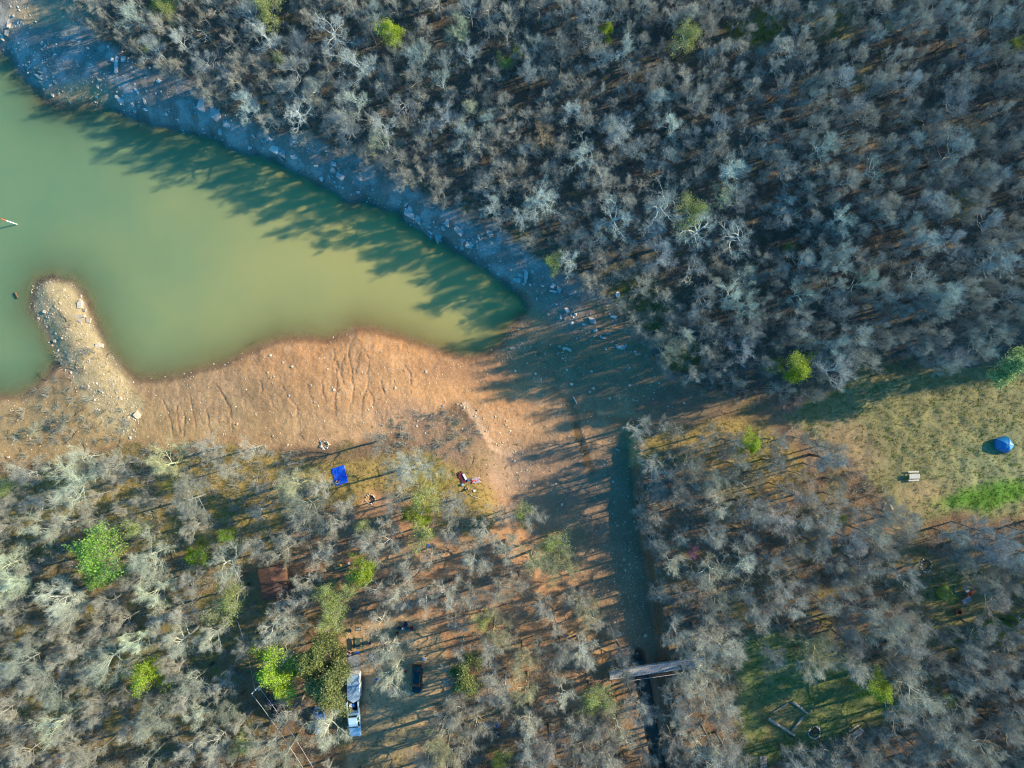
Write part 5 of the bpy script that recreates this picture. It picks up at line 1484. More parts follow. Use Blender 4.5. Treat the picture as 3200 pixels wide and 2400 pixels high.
def make_car(root, paint, L=4.7, wd=.92, h=1.62, roofrails=True, rear_red=True):
    mb = MB(); a = L / 2
    loft(mb, [carring(-a, wd * .74, .42, .75, .1), carring(-a + .15, wd * .9, .34, .88), carring(-a + .6, wd * .98, .32, .98), carring(-a + 1.35, wd, .32, 1.06), carring(a - .3, wd, .32, 1.04), carring(a - .05, wd * .93, .38, .98), carring(a, wd * .85, .42, .85)])
    part('body', mb, paint, root)
    def ring(y, hw0, hw1, z0, z1): return [(-hw0, y, z0), (hw0, y, z0), (hw1, y, z1), (-hw1, y, z1)]
    mb = MB(); loft(mb, [ring(-a + 1.2, wd * .86, wd * .84, 1.0, 1.06), ring(-a + 1.95, wd * .88, wd * .68, 1.0, h), ring(a - .7, wd * .88, wd * .68, 1.0, h - .02), ring(a - .12, wd * .86, wd * .78, 1.0, 1.12)])
    part('cabin', mb, paint, root)
    glass_quad(root, [(-wd * .74, -a + 1.34, 1.16), (wd * .74, -a + 1.34, 1.16), (wd * .6, -a + 1.86, h - .05), (-wd * .6, -a + 1.86, h - .05)], 'windscreen')
    glass_quad(root, [(wd * .58, a - .60, h - .1), (wd * .68, a - .2, 1.22), (-wd * .68, a - .2, 1.22), (-wd * .58, a - .60, h - .1)], 'rear_window')
    for s_ in (-1, 1):
        for (y0, y1) in ((-a + 1.75, -a + 2.75), (-a + 2.85, a - .75)):
            q = [(s_ * wd * .865, y0, 1.1), (s_ * wd * .865, y1, 1.1), (s_ * wd * .705, y1, h - .08), (s_ * wd * .705, y0 + .2, h - .08)]
            glass_quad(root, q if s_ > 0 else q[::-1], 'side_window')
        if roofrails:
            m2 = MB(); m2.box((s_ * wd * .62, .3, h + .05), (.04, 1.9, .04)); part('roof_rail', m2, M['steel'], root)
        m2 = MB(); m2.box((s_ * (wd + .08), -a + 1.6, 1.08), (.18, .1, .14)); part('mirror', m2, paint, root)
        if rear_red:
            m2 = MB(); m2.box((s_ * wd * .82, a - .04, .96), (.24, .14, .28)); part('tail_light', m2, M['redlamp'], root)
        m2 = MB(); m2.box((s_ * wd * .7, -a + .08, .74), (.3, .14, .14)); part('headlight', m2, M['clear'], root)
    if rear_red:
        m2 = MB(); m2.box((0, a - .58, h - .02), (.3, .06, .04)); part('brake_light', m2, M['redlamp'], root)
    mb = MB(); mb.box((0, .25, h + .004), (1.0, .9, .02)); part('sunroof', mb, M['glass'], root)
    wheels(root, (-wd + .12, wd - .12), (-a + .95, a - .95), .36, .22)

r = T('pickup_truck', 1106, 2246, .9, -5, 'pale blue-white crew-cab pickup with a dark open bed, nose down, behind the trailer', 'pickup truck')
make_pickup(r)
for (x, y, m_, dz) in ((-.38, 2.25, 'white', .34), (.1, 2.22, 'blue_cloth', .26)):
    q = MB(); q.box((0, 0, 0), (.38, .48, dz)); o = obj('storage_box', q.mesh('storage_box', M[m_]))
    o.location = r.matrix_basis @ Vector((x, y, .655 + dz / 2)); o.rotation_euler = r.rotation_euler
    tag(o, f"{'white' if m_ == 'white' else 'blue'} box riding in the pickup's open bed", 'box')
for k, x in enumerate((-.3, -.12)):
    q = MB(); q.box((0, 0, 0), (.09, 1.1, .05)); o = obj('board', q.mesh('board', M['wood_grey'])); o.location = r.matrix_basis @ Vector((x, 1.55, .69)); o.rotation_euler = (0, 0, r.rotation_euler.z + .06 * (k * 2 - 1))
    tag(o, f"{'left' if k == 0 else 'right'} one of two thin boards lying in the pickup bed", 'board')
r = T('black_car', 1303, 2122, .8, 2, 'black estate car with red tail lights, parked nose down beside the big bare tree', 'car')
make_car(r, M['black_paint'])
r = T('blue_car', 999, 2252, .8, -2, 'grey-blue car half hidden under branches left of the pale pickup', 'car')
make_car(r, M['blue_paint'], 4.6, .9, 1.5, False, False)
r = T('navy_car', 862, 2212, .8, -32, 'dark navy car in deep shade below the lime tree', 'car')
make_car(r, M['navy_paint'], 4.7, .92, 1.65, False, False)

# trailer behind the pickup
r = T('cargo_trailer', 1108, 2143, 1.1, -1, 'pale blue-white cargo trailer with a pointed nose, hitched behind the pickup', 'trailer')
out = [(-.98, 2.25), (.98, 2.25), (.98, -1.75), (0, -2.35), (-.98, -1.75)]
mb = MB(); mb.prism(out, .45, 2.15); part('body', mb, M['white'], r)
mb = MB(); mb.prism([(x * 1.02, y * 1.01) for x, y in out], 2.152, 2.20); part('roof', mb, simple('trailer_roof', (0.42, 0.60, 0.78), .3, .25, 1.2, dirt=(.55, .62, .66)), r)  # blue of the reflected sky put into the roof colour
mb = MB(); mb.box((0, -2.75, .5), (.1, 1.0, .1)); part('hitch', mb, M['liner'], r)
mb = MB(); mb.box((.995, .3, 1.2), (.03, 1.0, 1.3)); part('side_door', mb, M['white'], r)
mb = MB(); mb.box((0, .2, 2.23), (.4, .4, .06)); part('roof_vent', mb, M['white'], r)
for sx in (-1, 1):
    mb = MB(); mb.box((sx * 1.06, -.1, .72), (.14, 1.5, .28)); part('wheel_arch', mb, M['steel'], r)
wheels(r, (-1.0, 1.0), (-.45, .35), .34, .2)
r = T('ground_mat', 1107, 2074, 0, -1, 'grey-blue ground mat spread behind the cargo trailer', 'mat', lift=.03)
mb = MB(); nx = 9
for i in range(nx):
    for j in range(nx): mb.v.append((-1.0 + 2.0 * i / (nx - 1), -1.4 + 2.8 * j / (nx - 1), .03 + .03 * random.random()))
for i in range(nx - 1):
    for j in range(nx - 1): mb.f.append((i * nx + j, (i + 1) * nx + j, (i + 1) * nx + j + 1, i * nx + j + 1)); mb.m.append(0)
part('sheet', mb, M['grey_cloth'], r)
r = T('grey_mat', 1169, 2058, 0, -24, 'tilted grey-blue mat under branches right of the trailer', 'mat', lift=.05)
mb = MB(); mb.box((0, 0, .02), (1.1, 2.0, .04)); part('sheet', mb, M['grey_cloth'], r)

def table(root, L, wd, h, mat, legs=True):
    mb = MB(); mb.box((0, 0, h), (L, wd, .05)); part('tabletop', mb, mat, root)
    for sx in (-1, 1):
        for sy in (-1, 1):
            q = MB(); q.box((sx * (L / 2 - .08), sy * (wd / 2 - .08), h / 2 - .02), (.05, .05, h - .04)); part('leg', q, M['steel'], root)
def picnic_table(root, mat, L=1.9):
    for k in range(5):
        mb = MB(); mb.box((0, (k - 2) * .155, .75), (L, .14, .045)); part('plank', mb, mat, root)
    for s_ in (-1, 1):
        mb = MB(); mb.box((0, s_ * .72, .45), (L, .26, .045)); part('bench', mb, mat, root)
        for e in (-1, 1):
            q = MB(); q.tube([(e * (L / 2 - .3), s_ * .30, .72), (e * (L / 2 - .3), s_ * .62, -.05)], .04, 5); part('leg', q, mat, root)
    for e in (-1, 1):
        q = MB(); q.box((e * (L / 2 - .3), 0, .42), (.05, 1.6, .08)); part('crossbeam', q, mat, root)

def smallbox(px, py, size, mat, label, cat, deg=0, name=None, h=0.3, lid=None, lift=0):
    r = T(name or cat.replace(' ', '_'), px, py, h, deg, label, cat, lift=lift)
    mb = MB(); mb.box((0, 0, size[2] / 2), size); part('body', mb, mat, r)
    mb = MB(); mb.box((0, 0, size[2] + .03), (size[0] * 1.05, size[1] * 1.05, .06), taper=.94); part('lid', mb, lid or mat, r)
    return r
def camp_chair(px, py, mat, label, deg=0, group=None, s=1.0):
    r = T('camp_chair', px, py, .4, deg, label, 'chair', group)
    mb = MB(); mb.box((0, 0, .42), (.56 * s, .5 * s, .04)); part('seat', mb, mat, r)
    mb = MB(); mb.box((0, .28 * s, .72), (.56 * s, .06, .6), tilt=(R(-14), 0)); part('backrest', mb, mat, r)
    for sx in (-1, 1):
        q = MB(); q.box((sx * .31 * s, 0, .62), (.07, .5 * s, .03)); part('armrest', q, mat, r)
        for sy in (-1, 1):
            q = MB(); q.tube([(sx * .27 * s, sy * .22 * s, 0), (sx * .24 * s, -sy * .05, .42)], .015, 4); part('leg', q, M['steel'], r)
    return r

# people -------------------------------------------------------------
def body_mesh(pose):
    J = {'pelvis': (0, 0, .95), 'waist': (0, 0, 1.10), 'chest': (0, .01, 1.32), 'neck': (0, 0, 1.50), 'head': (0, -.02, 1.60), 'crown': (0, 0, 1.74)}
    if pose == 'stand':
        leg = lambda s: [(s * .10, 0, .88), (s * .11, -.02, .48), (s * .11, .02, .08), (s * .12, -.16, .03)]
        arm = lambda s: [(s * .19, 0, 1.42), (s * .25, .02, 1.14), (s * .24, -.10, .90), (s * .23, -.14, .80)]
        dz = 0
    elif pose == 'walk':
        leg = lambda s: [(s * .10, 0, .88), (s * .11, -.16 * s, .48), (s * .11, -.22 * s + .05, .08), (s * .12, -.22 * s - .12, .03)]
        arm = lambda s: [(s * .19, 0, 1.42), (s * .26, .12 * s, 1.16), (s * .25, .10 * s - .08, .93), (s * .24, .10 * s - .14, .84)]
        dz = 0
    elif pose == 'bend':
        J.update({'waist': (0, -.10, 1.06), 'chest': (0, -.34, 1.18), 'neck': (0, -.50, 1.24), 'head': (0, -.60, 1.26), 'crown': (0, -.73, 1.24)})
        leg = lambda s: [(s * .10, 0, .88), (s * .14, -.10, .48), (s * .14, .02, .08), (s * .15, -.16, .03)]
        arm = lambda s: [(s * .18, -.42, 1.20), (s * .22, -.52, .92), (s * .16, -.66, .70), (s * .14, -.72, .62)]
        dz = 0
    else:   # sitting, on a chair or on the ground
        leg = lambda s: [(s * .10, -.05, .90), (s * .14, -.46, .98), (s * .14, -.56, .52), (s * .15, -.70, .48)]
        arm = lambda s: [(s * .19, 0, 1.42), (s * .25, -.08, 1.16), (s * .18, -.32, 1.08), (s * .16, -.40, 1.06)]
        if pose == 'ground':
            leg = lambda s: [(s * .10, -.08, .90), (s * .24, -.42, 1.10), (s * .10, -.62, .86), (s * .10, -.76, .84)]
        dz = -.48 if pose == 'sit' else -.80
    V = []; E = []; Rr = []
    def chain(pts, rads, root=None):
        prev = root
        for p, q in zip(pts, rads):
            V.append(p); Rr.append(q)
            if prev is not None: E.append((prev, len(V) - 1))
            prev = len(V) - 1
        return prev
    chain([J[k] for k in ('pelvis', 'waist', 'chest')], [(.15, .11), (.135, .10), (.17, .115)])
    chain([J['neck'], J['head'], J['crown']], [(.055, .055), (.088, .10), (.07, .08)], 2)
    for s in (-1, 1):
        chain(leg(s), [(.095, .095), (.062, .062), (.045, .045), (.04, .035)], 0)
        a_end = chain(arm(s), [(.06, .06), (.043, .043), (.032, .032), (.036, .02)], 2)
        hp = Vector(arm(s)[-1]); hd = (hp - Vector(arm(s)[-2])).normalized(); sd = hd.orthogonal().normalized()
        for k in range(5):
            f0 = hp + sd * (k - 2) * .016
            chain([tuple(f0 + hd * .05), tuple(f0 + hd * (.09 if k else .06) + sd * (k - 2) * .008)], [(.009, .009), (.007, .007)], a_end)
    me = bpy.data.meshes.new('body'); me.from_pydata([(p[0], p[1], p[2] + dz) for p in V], E, [])
    o = bpy.data.objects.new('tmp', me); COL.objects.link(o)
    md = o.modifiers.new('s', 'SKIN')
    for i, q in enumerate(Rr):
        me.skin_vertices[0].data[i].radius = q
    me.skin_vertices[0].data[0].use_root = True
    ss = o.modifiers.new('u', 'SUBSURF'); ss.levels = 1; ss.render_levels = 1
    dg = bpy.context.evaluated_depsgraph_get()
    me2 = bpy.data.meshes.new_from_object(o.evaluated_get(dg))
    bpy.data.objects.remove(o)
    nk = Vector(J['neck']) + Vector((0, 0, dz)); hd = Vector(J['head']) + Vector((0, 0, dz)); cr = Vector(J['crown']) + Vector((0, 0, dz))
    segs = []
    def S(pts, mi, n0=0):
        for a, b_ in zip(pts, pts[1:]): segs.append((Vector(a) + Vector((0, 0, dz)), Vector(b_) + Vector((0, 0, dz)), mi))
    S([J['chest'], J['waist']], 1); S([J['waist'], J['pelvis']], 2); S([J['chest'], J['neck']], 1); S([J['neck'], J['head'], J['crown']], 0)
    for s in (-1, 1):
        l = leg(s); S([J['pelvis'], l[0], l[1], l[2]], 2); S([l[2], l[3]], 3)
        a = arm(s); S([J['chest'], a[0], a[1]], 1); S([a[1], a[2], a[3]], 0)
    mis = []
    for p in me2.polygons:
        c = p.center; best = None
        for a, b_, mi in segs:
            t = max(0, min(1, (c - a).dot(b_ - a) / ((b_ - a).length_squared + 1e-9)))
            d = (c - a - (b_ - a) * t).length
            if best is None or d < best[0]: best = (d, mi)
        mis.append(best[1])
    me2.polygons.foreach_set('use_smooth', [True] * len(me2.polygons))
    return me2, mis, hd, cr

POSE = {k: body_mesh(k) for k in ('stand', 'walk', 'bend', 'sit', 'ground')}
def person(px, py, pose, shirt, trousers, label, deg=0, hat=None, h=1.0, scale=1.0, lift=0.0):
    me, mis, hd, cr = POSE[pose]
    r = T('person', px, py, h, deg, label, 'person', lift=lift)
    r.scale = (scale,) * 3
    m2 = me.copy(); m2.materials.clear()
    for m_ in (M['skin'], M[shirt], M[trousers], M['rubber']): m2.materials.append(m_)
    m2.polygons.foreach_set('material_index', mis)
    obj('body', m2, r)
    ax = (cr - hd).normalized()
    mb = MB(); c = hd + ax * .035 + Vector((0, .012, 0))
    mb.lathe(tuple(c), [(.100, -.03), (.108, .02), (.098, .08), (.055, .125), (.01, .135)], 12, axis=ax); part('hair', mb, M['hair'], r, True)
    f = Vector((0, -1, 0)); f = (f - ax * f.dot(ax)).normalized()
    sd = ax.cross(f)
    mb = MB(); mb.tube([tuple(hd + f * .085 + ax * .03), tuple(hd + f * .125 - ax * .01)], [.010, .016], 4); part('nose', mb, M['skin'], r)
    for s_ in (-1, 1):
        mb = MB(); q = hd + f * .098 + ax * .04 + sd * .035 * s_; mb.box(tuple(q), (.024, .012, .014)); part('eye', mb, M['hair'], r)
        mb = MB(); q = hd + sd * .095 * s_ + ax * .015; mb.box(tuple(q), (.02, .04, .06)); part('ear', mb, M['skin'], r)
    mb = MB(); mb.box(tuple(hd + f * .100 - ax * .04), (.045, .012, .010)); part('mouth', mb, M['darkred'], r)
    if hat:
        mb = MB(); mb.lathe(tuple(hd + ax * .09), [(.17, 0), (.17, .012), (.115, .02), (.112, .08), (.07, .11), (.01, .115)], 14, axis=ax); part('hat', mb, M[hat], r, True)
    return r

person(1052, 1511, 'ground', 'lightblue', 'denim', 'person in a light blue top sitting at the lower edge of the blue tarp', 200, h=.5, lift=.02)
person(1087, 2040, 'stand', 'navy_cloth', 'denim', 'person in navy with a white cap, left of two behind the trailer mat', 100, 'white', h=1.2)
person(1094, 2043, 'stand', 'darkred', 'denim', 'person in dark red with a white cap, right of two behind the trailer mat', -80, 'white', h=1.2)
person(1121, 2178, 'bend', 'red', 'tan', 'person in red leaning beside the trailer nose', 60, h=.9)
person(1259, 1961, 'stand', 'navy_cloth', 'denim', 'person in a white hat in the shade right of the grill', 20, 'white', h=1.2)
person(1287, 1963, 'sit', 'red', 'navy_cloth', 'seated person in red at the right end of the shaded group', -20, h=.8, lift=.03)
person(1247, 1962, 'sit', 'blue_cloth', 'denim', 'seated person in blue at the left end of the shaded group', 40, h=.8, lift=.03)
person(1463, 1530, 'ground', 'tan', 'tan', 'person in tan crouching on the grass below the blankets', 130, h=.5)
person(1390, 1725, 'walk', 'blue_cloth', 'white', 'small child in blue on the sunlit path', 80, h=.7, scale=.72)
person(1405, 1722, 'stand', 'white', 'lightblue', 'small child in white beside the child in blue', -80, h=.7, scale=.72)
person(1551, 2260, 'sit', 'teal_cloth', 'denim', 'seated person in teal under the trees at the lower edge', 150, h=.8, lift=.03)
person(1548, 2283, 'sit', 'teal_cloth', 'teal_cloth', 'person in dark teal between two others in shade at the lower edge', 30, h=.8, lift=.03)
person(1557, 2298, 'sit', 'navy_cloth', 'navy_cloth', 'person in navy with a cream hat at the lower edge', 10, 'tan', h=.8, lift=.03)
person(3026, 1856, 'sit', 'orange', 'denim', 'seated person in orange at the shaded camp on the right', 40, h=.8, lift=.03)

for (x, y, m_, l, d) in ((1247, 1962, 'navy_cloth', 'navy camp chair under the person in blue', 40), (1287, 1963, 'darkred', 'dark red camp chair under the person in red', -20),
                         (1551, 2260, 'blue_cloth', 'blue camp chair under the person in teal', 150), (1548, 2283, 'navy_cloth', 'dark camp chair under the middle person in teal', 30),
                         (1557, 2298, 'navy_cloth', 'black camp chair under the person with the cream hat', 10), (3026, 1856, 'orange', 'orange camp chair under the person in orange', 40),
                         (1062, 2022, 'red', 'empty bright red camp chair in the sun left of the trailer mat', 20), (1116, 2040, 'blue_cloth', 'bright blue camp chair behind the trailer mat', 5),
                         (1178, 2122, 'blue_cloth', 'small blue camp chair right of the trailer', 10), (1266, 2097, 'red', 'small red camp chair left of the black car', 30),
                         (1522, 2265, 'blue_cloth', 'bright blue camp chair left of the seated people at the lower edge', 60), (3041, 1849, 'orange', 'empty orange camp chair right of the person in orange', -30),
                         (1153, 2010, 'navy_cloth', 'dark camp chair right of the green picnic table', 0), (895, 2060, 'orange', 'orange camp chair above the lime tree by the cabin', 0),
                         (1020, 2200, 'orange', 'orange camp chair under the olive tree left of the pickup', 0), (1272, 1965, 'teal_cloth', 'teal camp chair between the seated people by the grill', 10),
                         (1268, 1948, 'navy_cloth', 'black camp chair at the back of the shaded group', 170), (997, 2225, 'lightblue', 'pale blue camp chair above the grey-blue car', 0)):
    camp_chair(x, y, M[m_], l, d, 'folding camp chairs')

smallbox(1326, 2059, (.62, .42, .38), M['white'], 'white cool box with a teal edge standing above the black car', 'cool box', 4, lid=M['white'])
smallbox(1064, 2042, (.3, .3, .3), M['lightblue'], 'small pale blue bucket below the empty red chair', 'bucket')
smallbox(1169, 1732, (.35, .3, .25), M['blue_cloth'], 'small blue bag on the leaf litter above the sunlit path', 'bag')
smallbox(1340, 1705, (.5, .35, .25), M['blue_cloth'], 'bright blue bag in the shade of the sparse lime tree', 'bag', 20)
smallbox(1446, 1515, (.36, .36, .3), M['lightblue'], 'pale blue cool box beside the dark red blanket', 'cool box')
smallbox(877, 2190, (.4, .35, .3), M['green_cloth'], 'small turquoise tub in the shade by the navy car', 'tub')
smallbox(883, 2254, (.45, .45, .4), M['green_cloth'], 'turquoise bin under bare branches below the navy car', 'bin')
r = T('camp_grill', 1120, 1964, .5, 0, 'dark grill table in the shade above the green picnic table', 'grill'); table(r, .95, .6, .85, M['liner'])
mb = MB(); mb.box((0, .05, 1.0), (.8, .4, .22), taper=.85); part('grill_hood', mb, M['grey_cloth'], r)
r = T('picnic_table', 1119, 2010, .6, 90, 'dark green picnic table above the trailer mat', 'picnic table', 'picnic tables of the camps'); picnic_table(r, M['greengrey'])
r = T('folding_table', 1231, 2046, .6, 12, 'grey folding table with orange things under the big bare tree', 'table'); table(r, 1.4, .8, .72, M['grey_cloth'])
smallbox(1235, 2048, (.25, .2, .15), M['orange'], 'orange box standing on the grey folding table', 'box', 10, h=1.0, lift=.75)
r = T('picnic_table', 1068, 1773, .6, -14, 'green picnic table in shade left of the small lime tree', 'picnic table', 'picnic tables of the camps'); picnic_table(r, M['greengrey'], 2.2)
smallbox(1078, 1758, (.62, .46, .3), M['red'], 'bright red cool box at the green picnic table', 'cool box', -14)
smallbox(1090, 1761, (.34, .4, .25), M['white'], 'white box right of the red cool box', 'box', -14)
smallbox(1065, 1767, (.32, .3, .2), M['yellow'], 'yellow box on the green picnic table', 'box', 0, h=1, lift=.79)
r = T('picnic_table', 2857, 1488, .6, -2, 'pale weathered picnic table alone in the grassy field', 'picnic table', 'picnic tables of the camps'); picnic_table(r, simple('pale_planks', (.62, .62, .56), .8, .2, 4), 1.75)
r = T('picnic_table', 2678, 2288, .6, -34, 'blue-grey picnic table in shade right of the lawn fire ring', 'picnic table', 'picnic tables of the camps'); picnic_table(r, M['wood_grey'], 2.1)
r = T('camp_table', 3020, 1875, .6, -30, 'grey-green table below the orange chairs', 'table'); table(r, 1.5, .8, .72, M['grey_cloth'])
r = T('camp_table', 3020, 1843, .6, 55, 'pale table above left of the orange chairs', 'table'); table(r, 1.2, .6, .72, M['grey_cloth'])
r = T('fire_pit_box', 2995, 1912, .3, 0, 'low brown fire box standing on the right-hand campground', 'fire box')
for k, (x, y, a, b_) in enumerate(((0, .4, 1.0, .12), (0, -.4, 1.0, .12), (.45, 0, .12, .7), (-.45, 0, .12, .7))):
    mb = MB(); mb.box((x, y, .3), (a, b_, .6)); part('wall_panel', mb, M['wood_brown'], r)
r = T('camp_grill', 3128, 1932, .5, 15, 'small black grill on a post near the right edge', 'grill')
mb = MB(); mb.tube([(0, 0, -.1), (0, 0, .8)], .05, 6); part('post', mb, M['liner'], r)
mb = MB(); mb.box((0, 0, .9), (.5, .4, .22)); part('firebox', mb, M['liner'], r)

# blue tarp on the ground
cn = [(1035, 1466), (1075, 1452), (1089, 1507), (1050, 1519)]
c0 = W(1061, 1486); nx, ny = 26, 34; mb = MB(); rr = random.Random(3)
cw = [W(*c) for c in cn]
base_z = [gz(*((cw[0].lerp(cw[1], i / 5)).lerp(cw[3].lerp(cw[2], i / 5), j / 5)).xy) for i in range(6) for j in range(6)]
for i in range(nx):
    for j in range(ny):
        u, v = i / (nx - 1), j / (ny - 1)
        p = cw[0].lerp(cw[1], u).lerp(cw[3].lerp(cw[2], u), v)
        z = gz(p.x, p.y) + .05 + .12 * float(abs(fbm(np.array(u * 5.0 + v * 2), np.array(v * 4.0), 5, 3))) * 2 + .02 * math.sin(9 * u + 14 * v)
        mb.v.append((p.x - c0.x, p.y - c0.y, z - c0.z))
for i in range(nx - 1):
    for j in range(ny - 1):
        mb.f.append((i * ny + j, i * ny + j + 1, (i + 1) * ny + j + 1, (i + 1) * ny + j)); mb.m.append(0)
o = obj('ground_tarp', mb.mesh('ground_tarp', M['tarp'], True)); o.location = c0
sm = o.modifiers.new('thickness', 'SOLIDIFY'); sm.thickness = .012
tag(o, 'bright blue crinkled tarp spread on the dry grass by the beach', 'tarp')

def blanket(px, py, a, b_, deg, mat, label, cat='blanket'):
    c = W(px, py); mb = MB(); n = 12; rr = random.Random(int(px))
    ca, sa = math.cos(-R(deg)), math.sin(-R(deg))
    for i in range(n):
        for j in range(n):
            u = (i / (n - 1) - .5) * a * (1 + .1 * math.sin(j)); v = (j / (n - 1) - .5) * b_ * (1 + .1 * math.cos(i * 1.3))
            x, y = u * ca - v * sa, u * sa + v * ca
            mb.v.append((x, y, gz(c.x + x, c.y + y) - c.z + .08 + rr.uniform(0, .07)))
    for i in range(n - 1):
        for j in range(n - 1): mb.f.append((i * n + j, (i + 1) * n + j, (i + 1) * n + j + 1, i * n + j + 1)); mb.m.append(0)
    o = obj('blanket', mb.mesh('blanket', mat, True)); o.location = c
    sm = o.modifiers.new('thickness', 'SOLIDIFY'); sm.thickness = .02
    return tag(o, label, cat)
blanket(1444, 1492, .95, 2.0, -28, M['darkred'], 'dark red blanket on the dry grass, left of the plaid one')
blanket(1487, 1501, 1.5, .95, -6, M['plaid'], 'crumpled plaid blanket in red, white and navy on dry grass')
smallbox(1452, 1490, (.32, 1.1, .12), M['white'], 'long white pillow on the dark red blanket', 'pillow', -28, lift=.10)
smallbox(1464, 1501, (.4, .3, .22), M['blue_cloth'], 'small blue bag between the two blankets', 'bag')
r = T('dish', 1482, 1534, .1, 0, 'white ring-shaped dish on the grass below the blankets', 'dish'); mb = MB(); mb.lathe((0, 0, .02), [(.10, 0), (.2, .0), (.22, .08), (.19, .09)], 14); part('bowl', mb, M['white'], r, True)

# dome tent
r = T('dome_tent', 3143, 1390, .8, 20, 'blue dome tent with long shadow on the field at the right', 'tent')
mb = MB(); n = 5; rings = 7
apex = []
for i in range(rings + 1):
    t = i / rings
    for k in range(20):
        a = 2 * PI * k / 20
        q_ = ((a - .35) % (2 * PI / 5)) - PI / 5
        rad = 1.7 * math.cos(PI / 5) / math.cos(q_) * math.cos(t * PI / 2 * .97)
        mb.v.append((rad * math.cos(a), rad * math.sin(a) * .9, 1.55 * math.sin(t * PI / 2) - .02))
for i in range(rings):
    for k in range(20):
        k2 = (k + 1) % 20; mb.f.append((i * 20 + k, i * 20 + k2, (i + 1) * 20 + k2, (i + 1) * 20 + k)); mb.m.append(1 if k in (18, 19, 0, 1) else 0)
mb.f.append(tuple(rings * 20 + k for k in range(20))); mb.m.append(0)
part('canopy', mb, [M['tent'], M['tent_pale']], r)
for k in range(5):
    pass
for k in range(5):
    a = .35 + k * 2 * PI / 5; q = MB()
    q.tube([(1.7 * math.cos(a) * math.cos(t * PI / 2 * .97), 1.7 * math.sin(a) * .9 * math.cos(t * PI / 2 * .97), 1.58 * math.sin(t * PI / 2)) for t in [j / 6 for j in range(7)]], .018, 4)
    part('tent_pole', q, M['liner'], r)
r = T('green_tent', 2956, 1855, .7, 10, 'yellow-green dome tent half hidden in shade at the right camp', 'tent')
mb = MB()
for i in range(7):
    t = i / 6
    for k in range(16):
        a = 2 * PI * k / 16; rad = 1.15 * math.cos(t * PI / 2 * .97) * (1 + .1 * abs(math.cos(2 * a))); mb.v.append((rad * math.cos(a), rad * math.sin(a), 1.2 * math.sin(t * PI / 2) - .02))
for i in range(6):
    for k in range(16): mb.f.append((i * 16 + k, i * 16 + (k + 1) % 16, (i + 1) * 16 + (k + 1) % 16, (i + 1) * 16 + k)); mb.m.append(0)
mb.f.append(tuple(96 + k for k in range(16))); mb.m.append(0)
part('canopy', mb, simple('green_tent_fabric', (.22, .30, .05), .7, .1, 2), r)
for k in range(2):
    q = MB(); q.tube([(1.2 * math.cos(t), 1.2 * math.sin(t) * (1 if k else -1) * .3, 1.24 * math.sin(t)) for t in [PI * j / 8 for j in range(9)]], .015, 4); part('tent_pole', q, M['liner'], r)

# fire rings
def fire_ring(px, py, rad, n, label, mat, sz=.26, seed=1, sy=1.0):
    r = T('fire_ring', px, py, .1, 0, label, 'fire ring', 'stone fire rings'); rr = random.Random(seed)
    for k in range(n):
        a = 2 * PI * k / n + rr.uniform(-.12, .12)
        o = obj('stone', rr.choice(ROCKW if mat == 'w' else ROCK), r)
        s = sz * rr.uniform(.75, 1.2); o.scale = (s, s * .8, s * .8)
        q = rad * rr.uniform(.93, 1.08); o.location = (q * math.cos(a), q * math.sin(a) * sy, s * .35); o.rotation_euler = (0, 0, rr.uniform(0, 6))
    mb = MB(); mb.lathe((0, 0, -.05), [(rad * .95, 0), (rad * .93, .08), (rad * .5, .05), (.02, .07)], 14); part('ash_bed', mb, M['ash'], r)
fire_ring(1158, 1560, .78, 14, 'pale stone fire ring on bare orange soil below the tarp', 'w')
fire_ring(2545, 2290, 1.0, 18, 'large grey stone fire ring on the lawn below the log square', 'g', seed=2)
fire_ring(2895, 1766, .85, 15, 'stone fire ring in striped tree shade at the field corner', 'w', seed=3, sy=1.3)
r = T('stone_heap', 1015, 1390, .2, 0, 'heap of pale stones round a dark hollow at the beach edge', 'stone heap'); rr = random.Random(9)
for (x, y, s, w_) in ((-.2, .5, .42, 1), (.2, .55, .3, 1), (.42, .35, .4, 1), (.62, .12, .34, 1), (.85, .0, .2, 1), (-.62, -.25, .45, 1), (-.4, -.6, .3, 0), (-.2, -.75, .28, 0), (-.6, .25, .3, 0), (.1, .9, .3, 0), (.5, -.2, .3, 0), (.3, -.55, .3, 0), (0, -.4, .2, 0), (-.75, .5, .2, 0)):
    o = obj('stone', rr.choice(ROCKW if w_ else ROCK), r); o.scale = (s, s * .85, s * .8); o.location = (x, y, s * .3); o.rotation_euler = (0, 0, rr.uniform(0, 6))

# square of logs and other timber
def log(px0, py0, px1, py1, rad, label, mat='log', name='log', cat='log', group=None, z=0.0, bark=False):
    a = W(px0, py0, rad); b_ = W(px1, py1, rad)
    c = (a + b_) / 2; rr = random.Random(int(px0 * 7 + py0))
    n = 6; pts = []
    for i in range(n + 1):
        p = a.lerp(b_, i / n); pts.append((p.x - c.x + rr.uniform(-.03, .03), p.y - c.y + rr.uniform(-.03, .03), gz(p.x, p.y) + rad * .85 - c.z + z))
    mb = MB(); mb.tube(pts, [rad * (1.1 - .3 * i / n) for i in range(n + 1)], 8)
    o = obj(name, mb.mesh(name, M[mat], True)); o.location = c
    return tag(o, label, cat, group)
G_ = 'pale logs bounding the square on the lawn'
log(2401, 2246, 2483, 2299, .24, 'longest pale log, lower left side of the log square', group=G_)
log(2476, 2193, 2527, 2232, .2, 'thin pale log on the upper right side of the log square', group=G_)
log(2510, 2238, 2474, 2286, .2, 'broken grey log on the lower right side of the log square', 'wood_grey', group=G_)
log(2462, 2198, 2412, 2228, .13, 'thin grey log on the upper left side of the log square', 'wood_grey', group=G_)
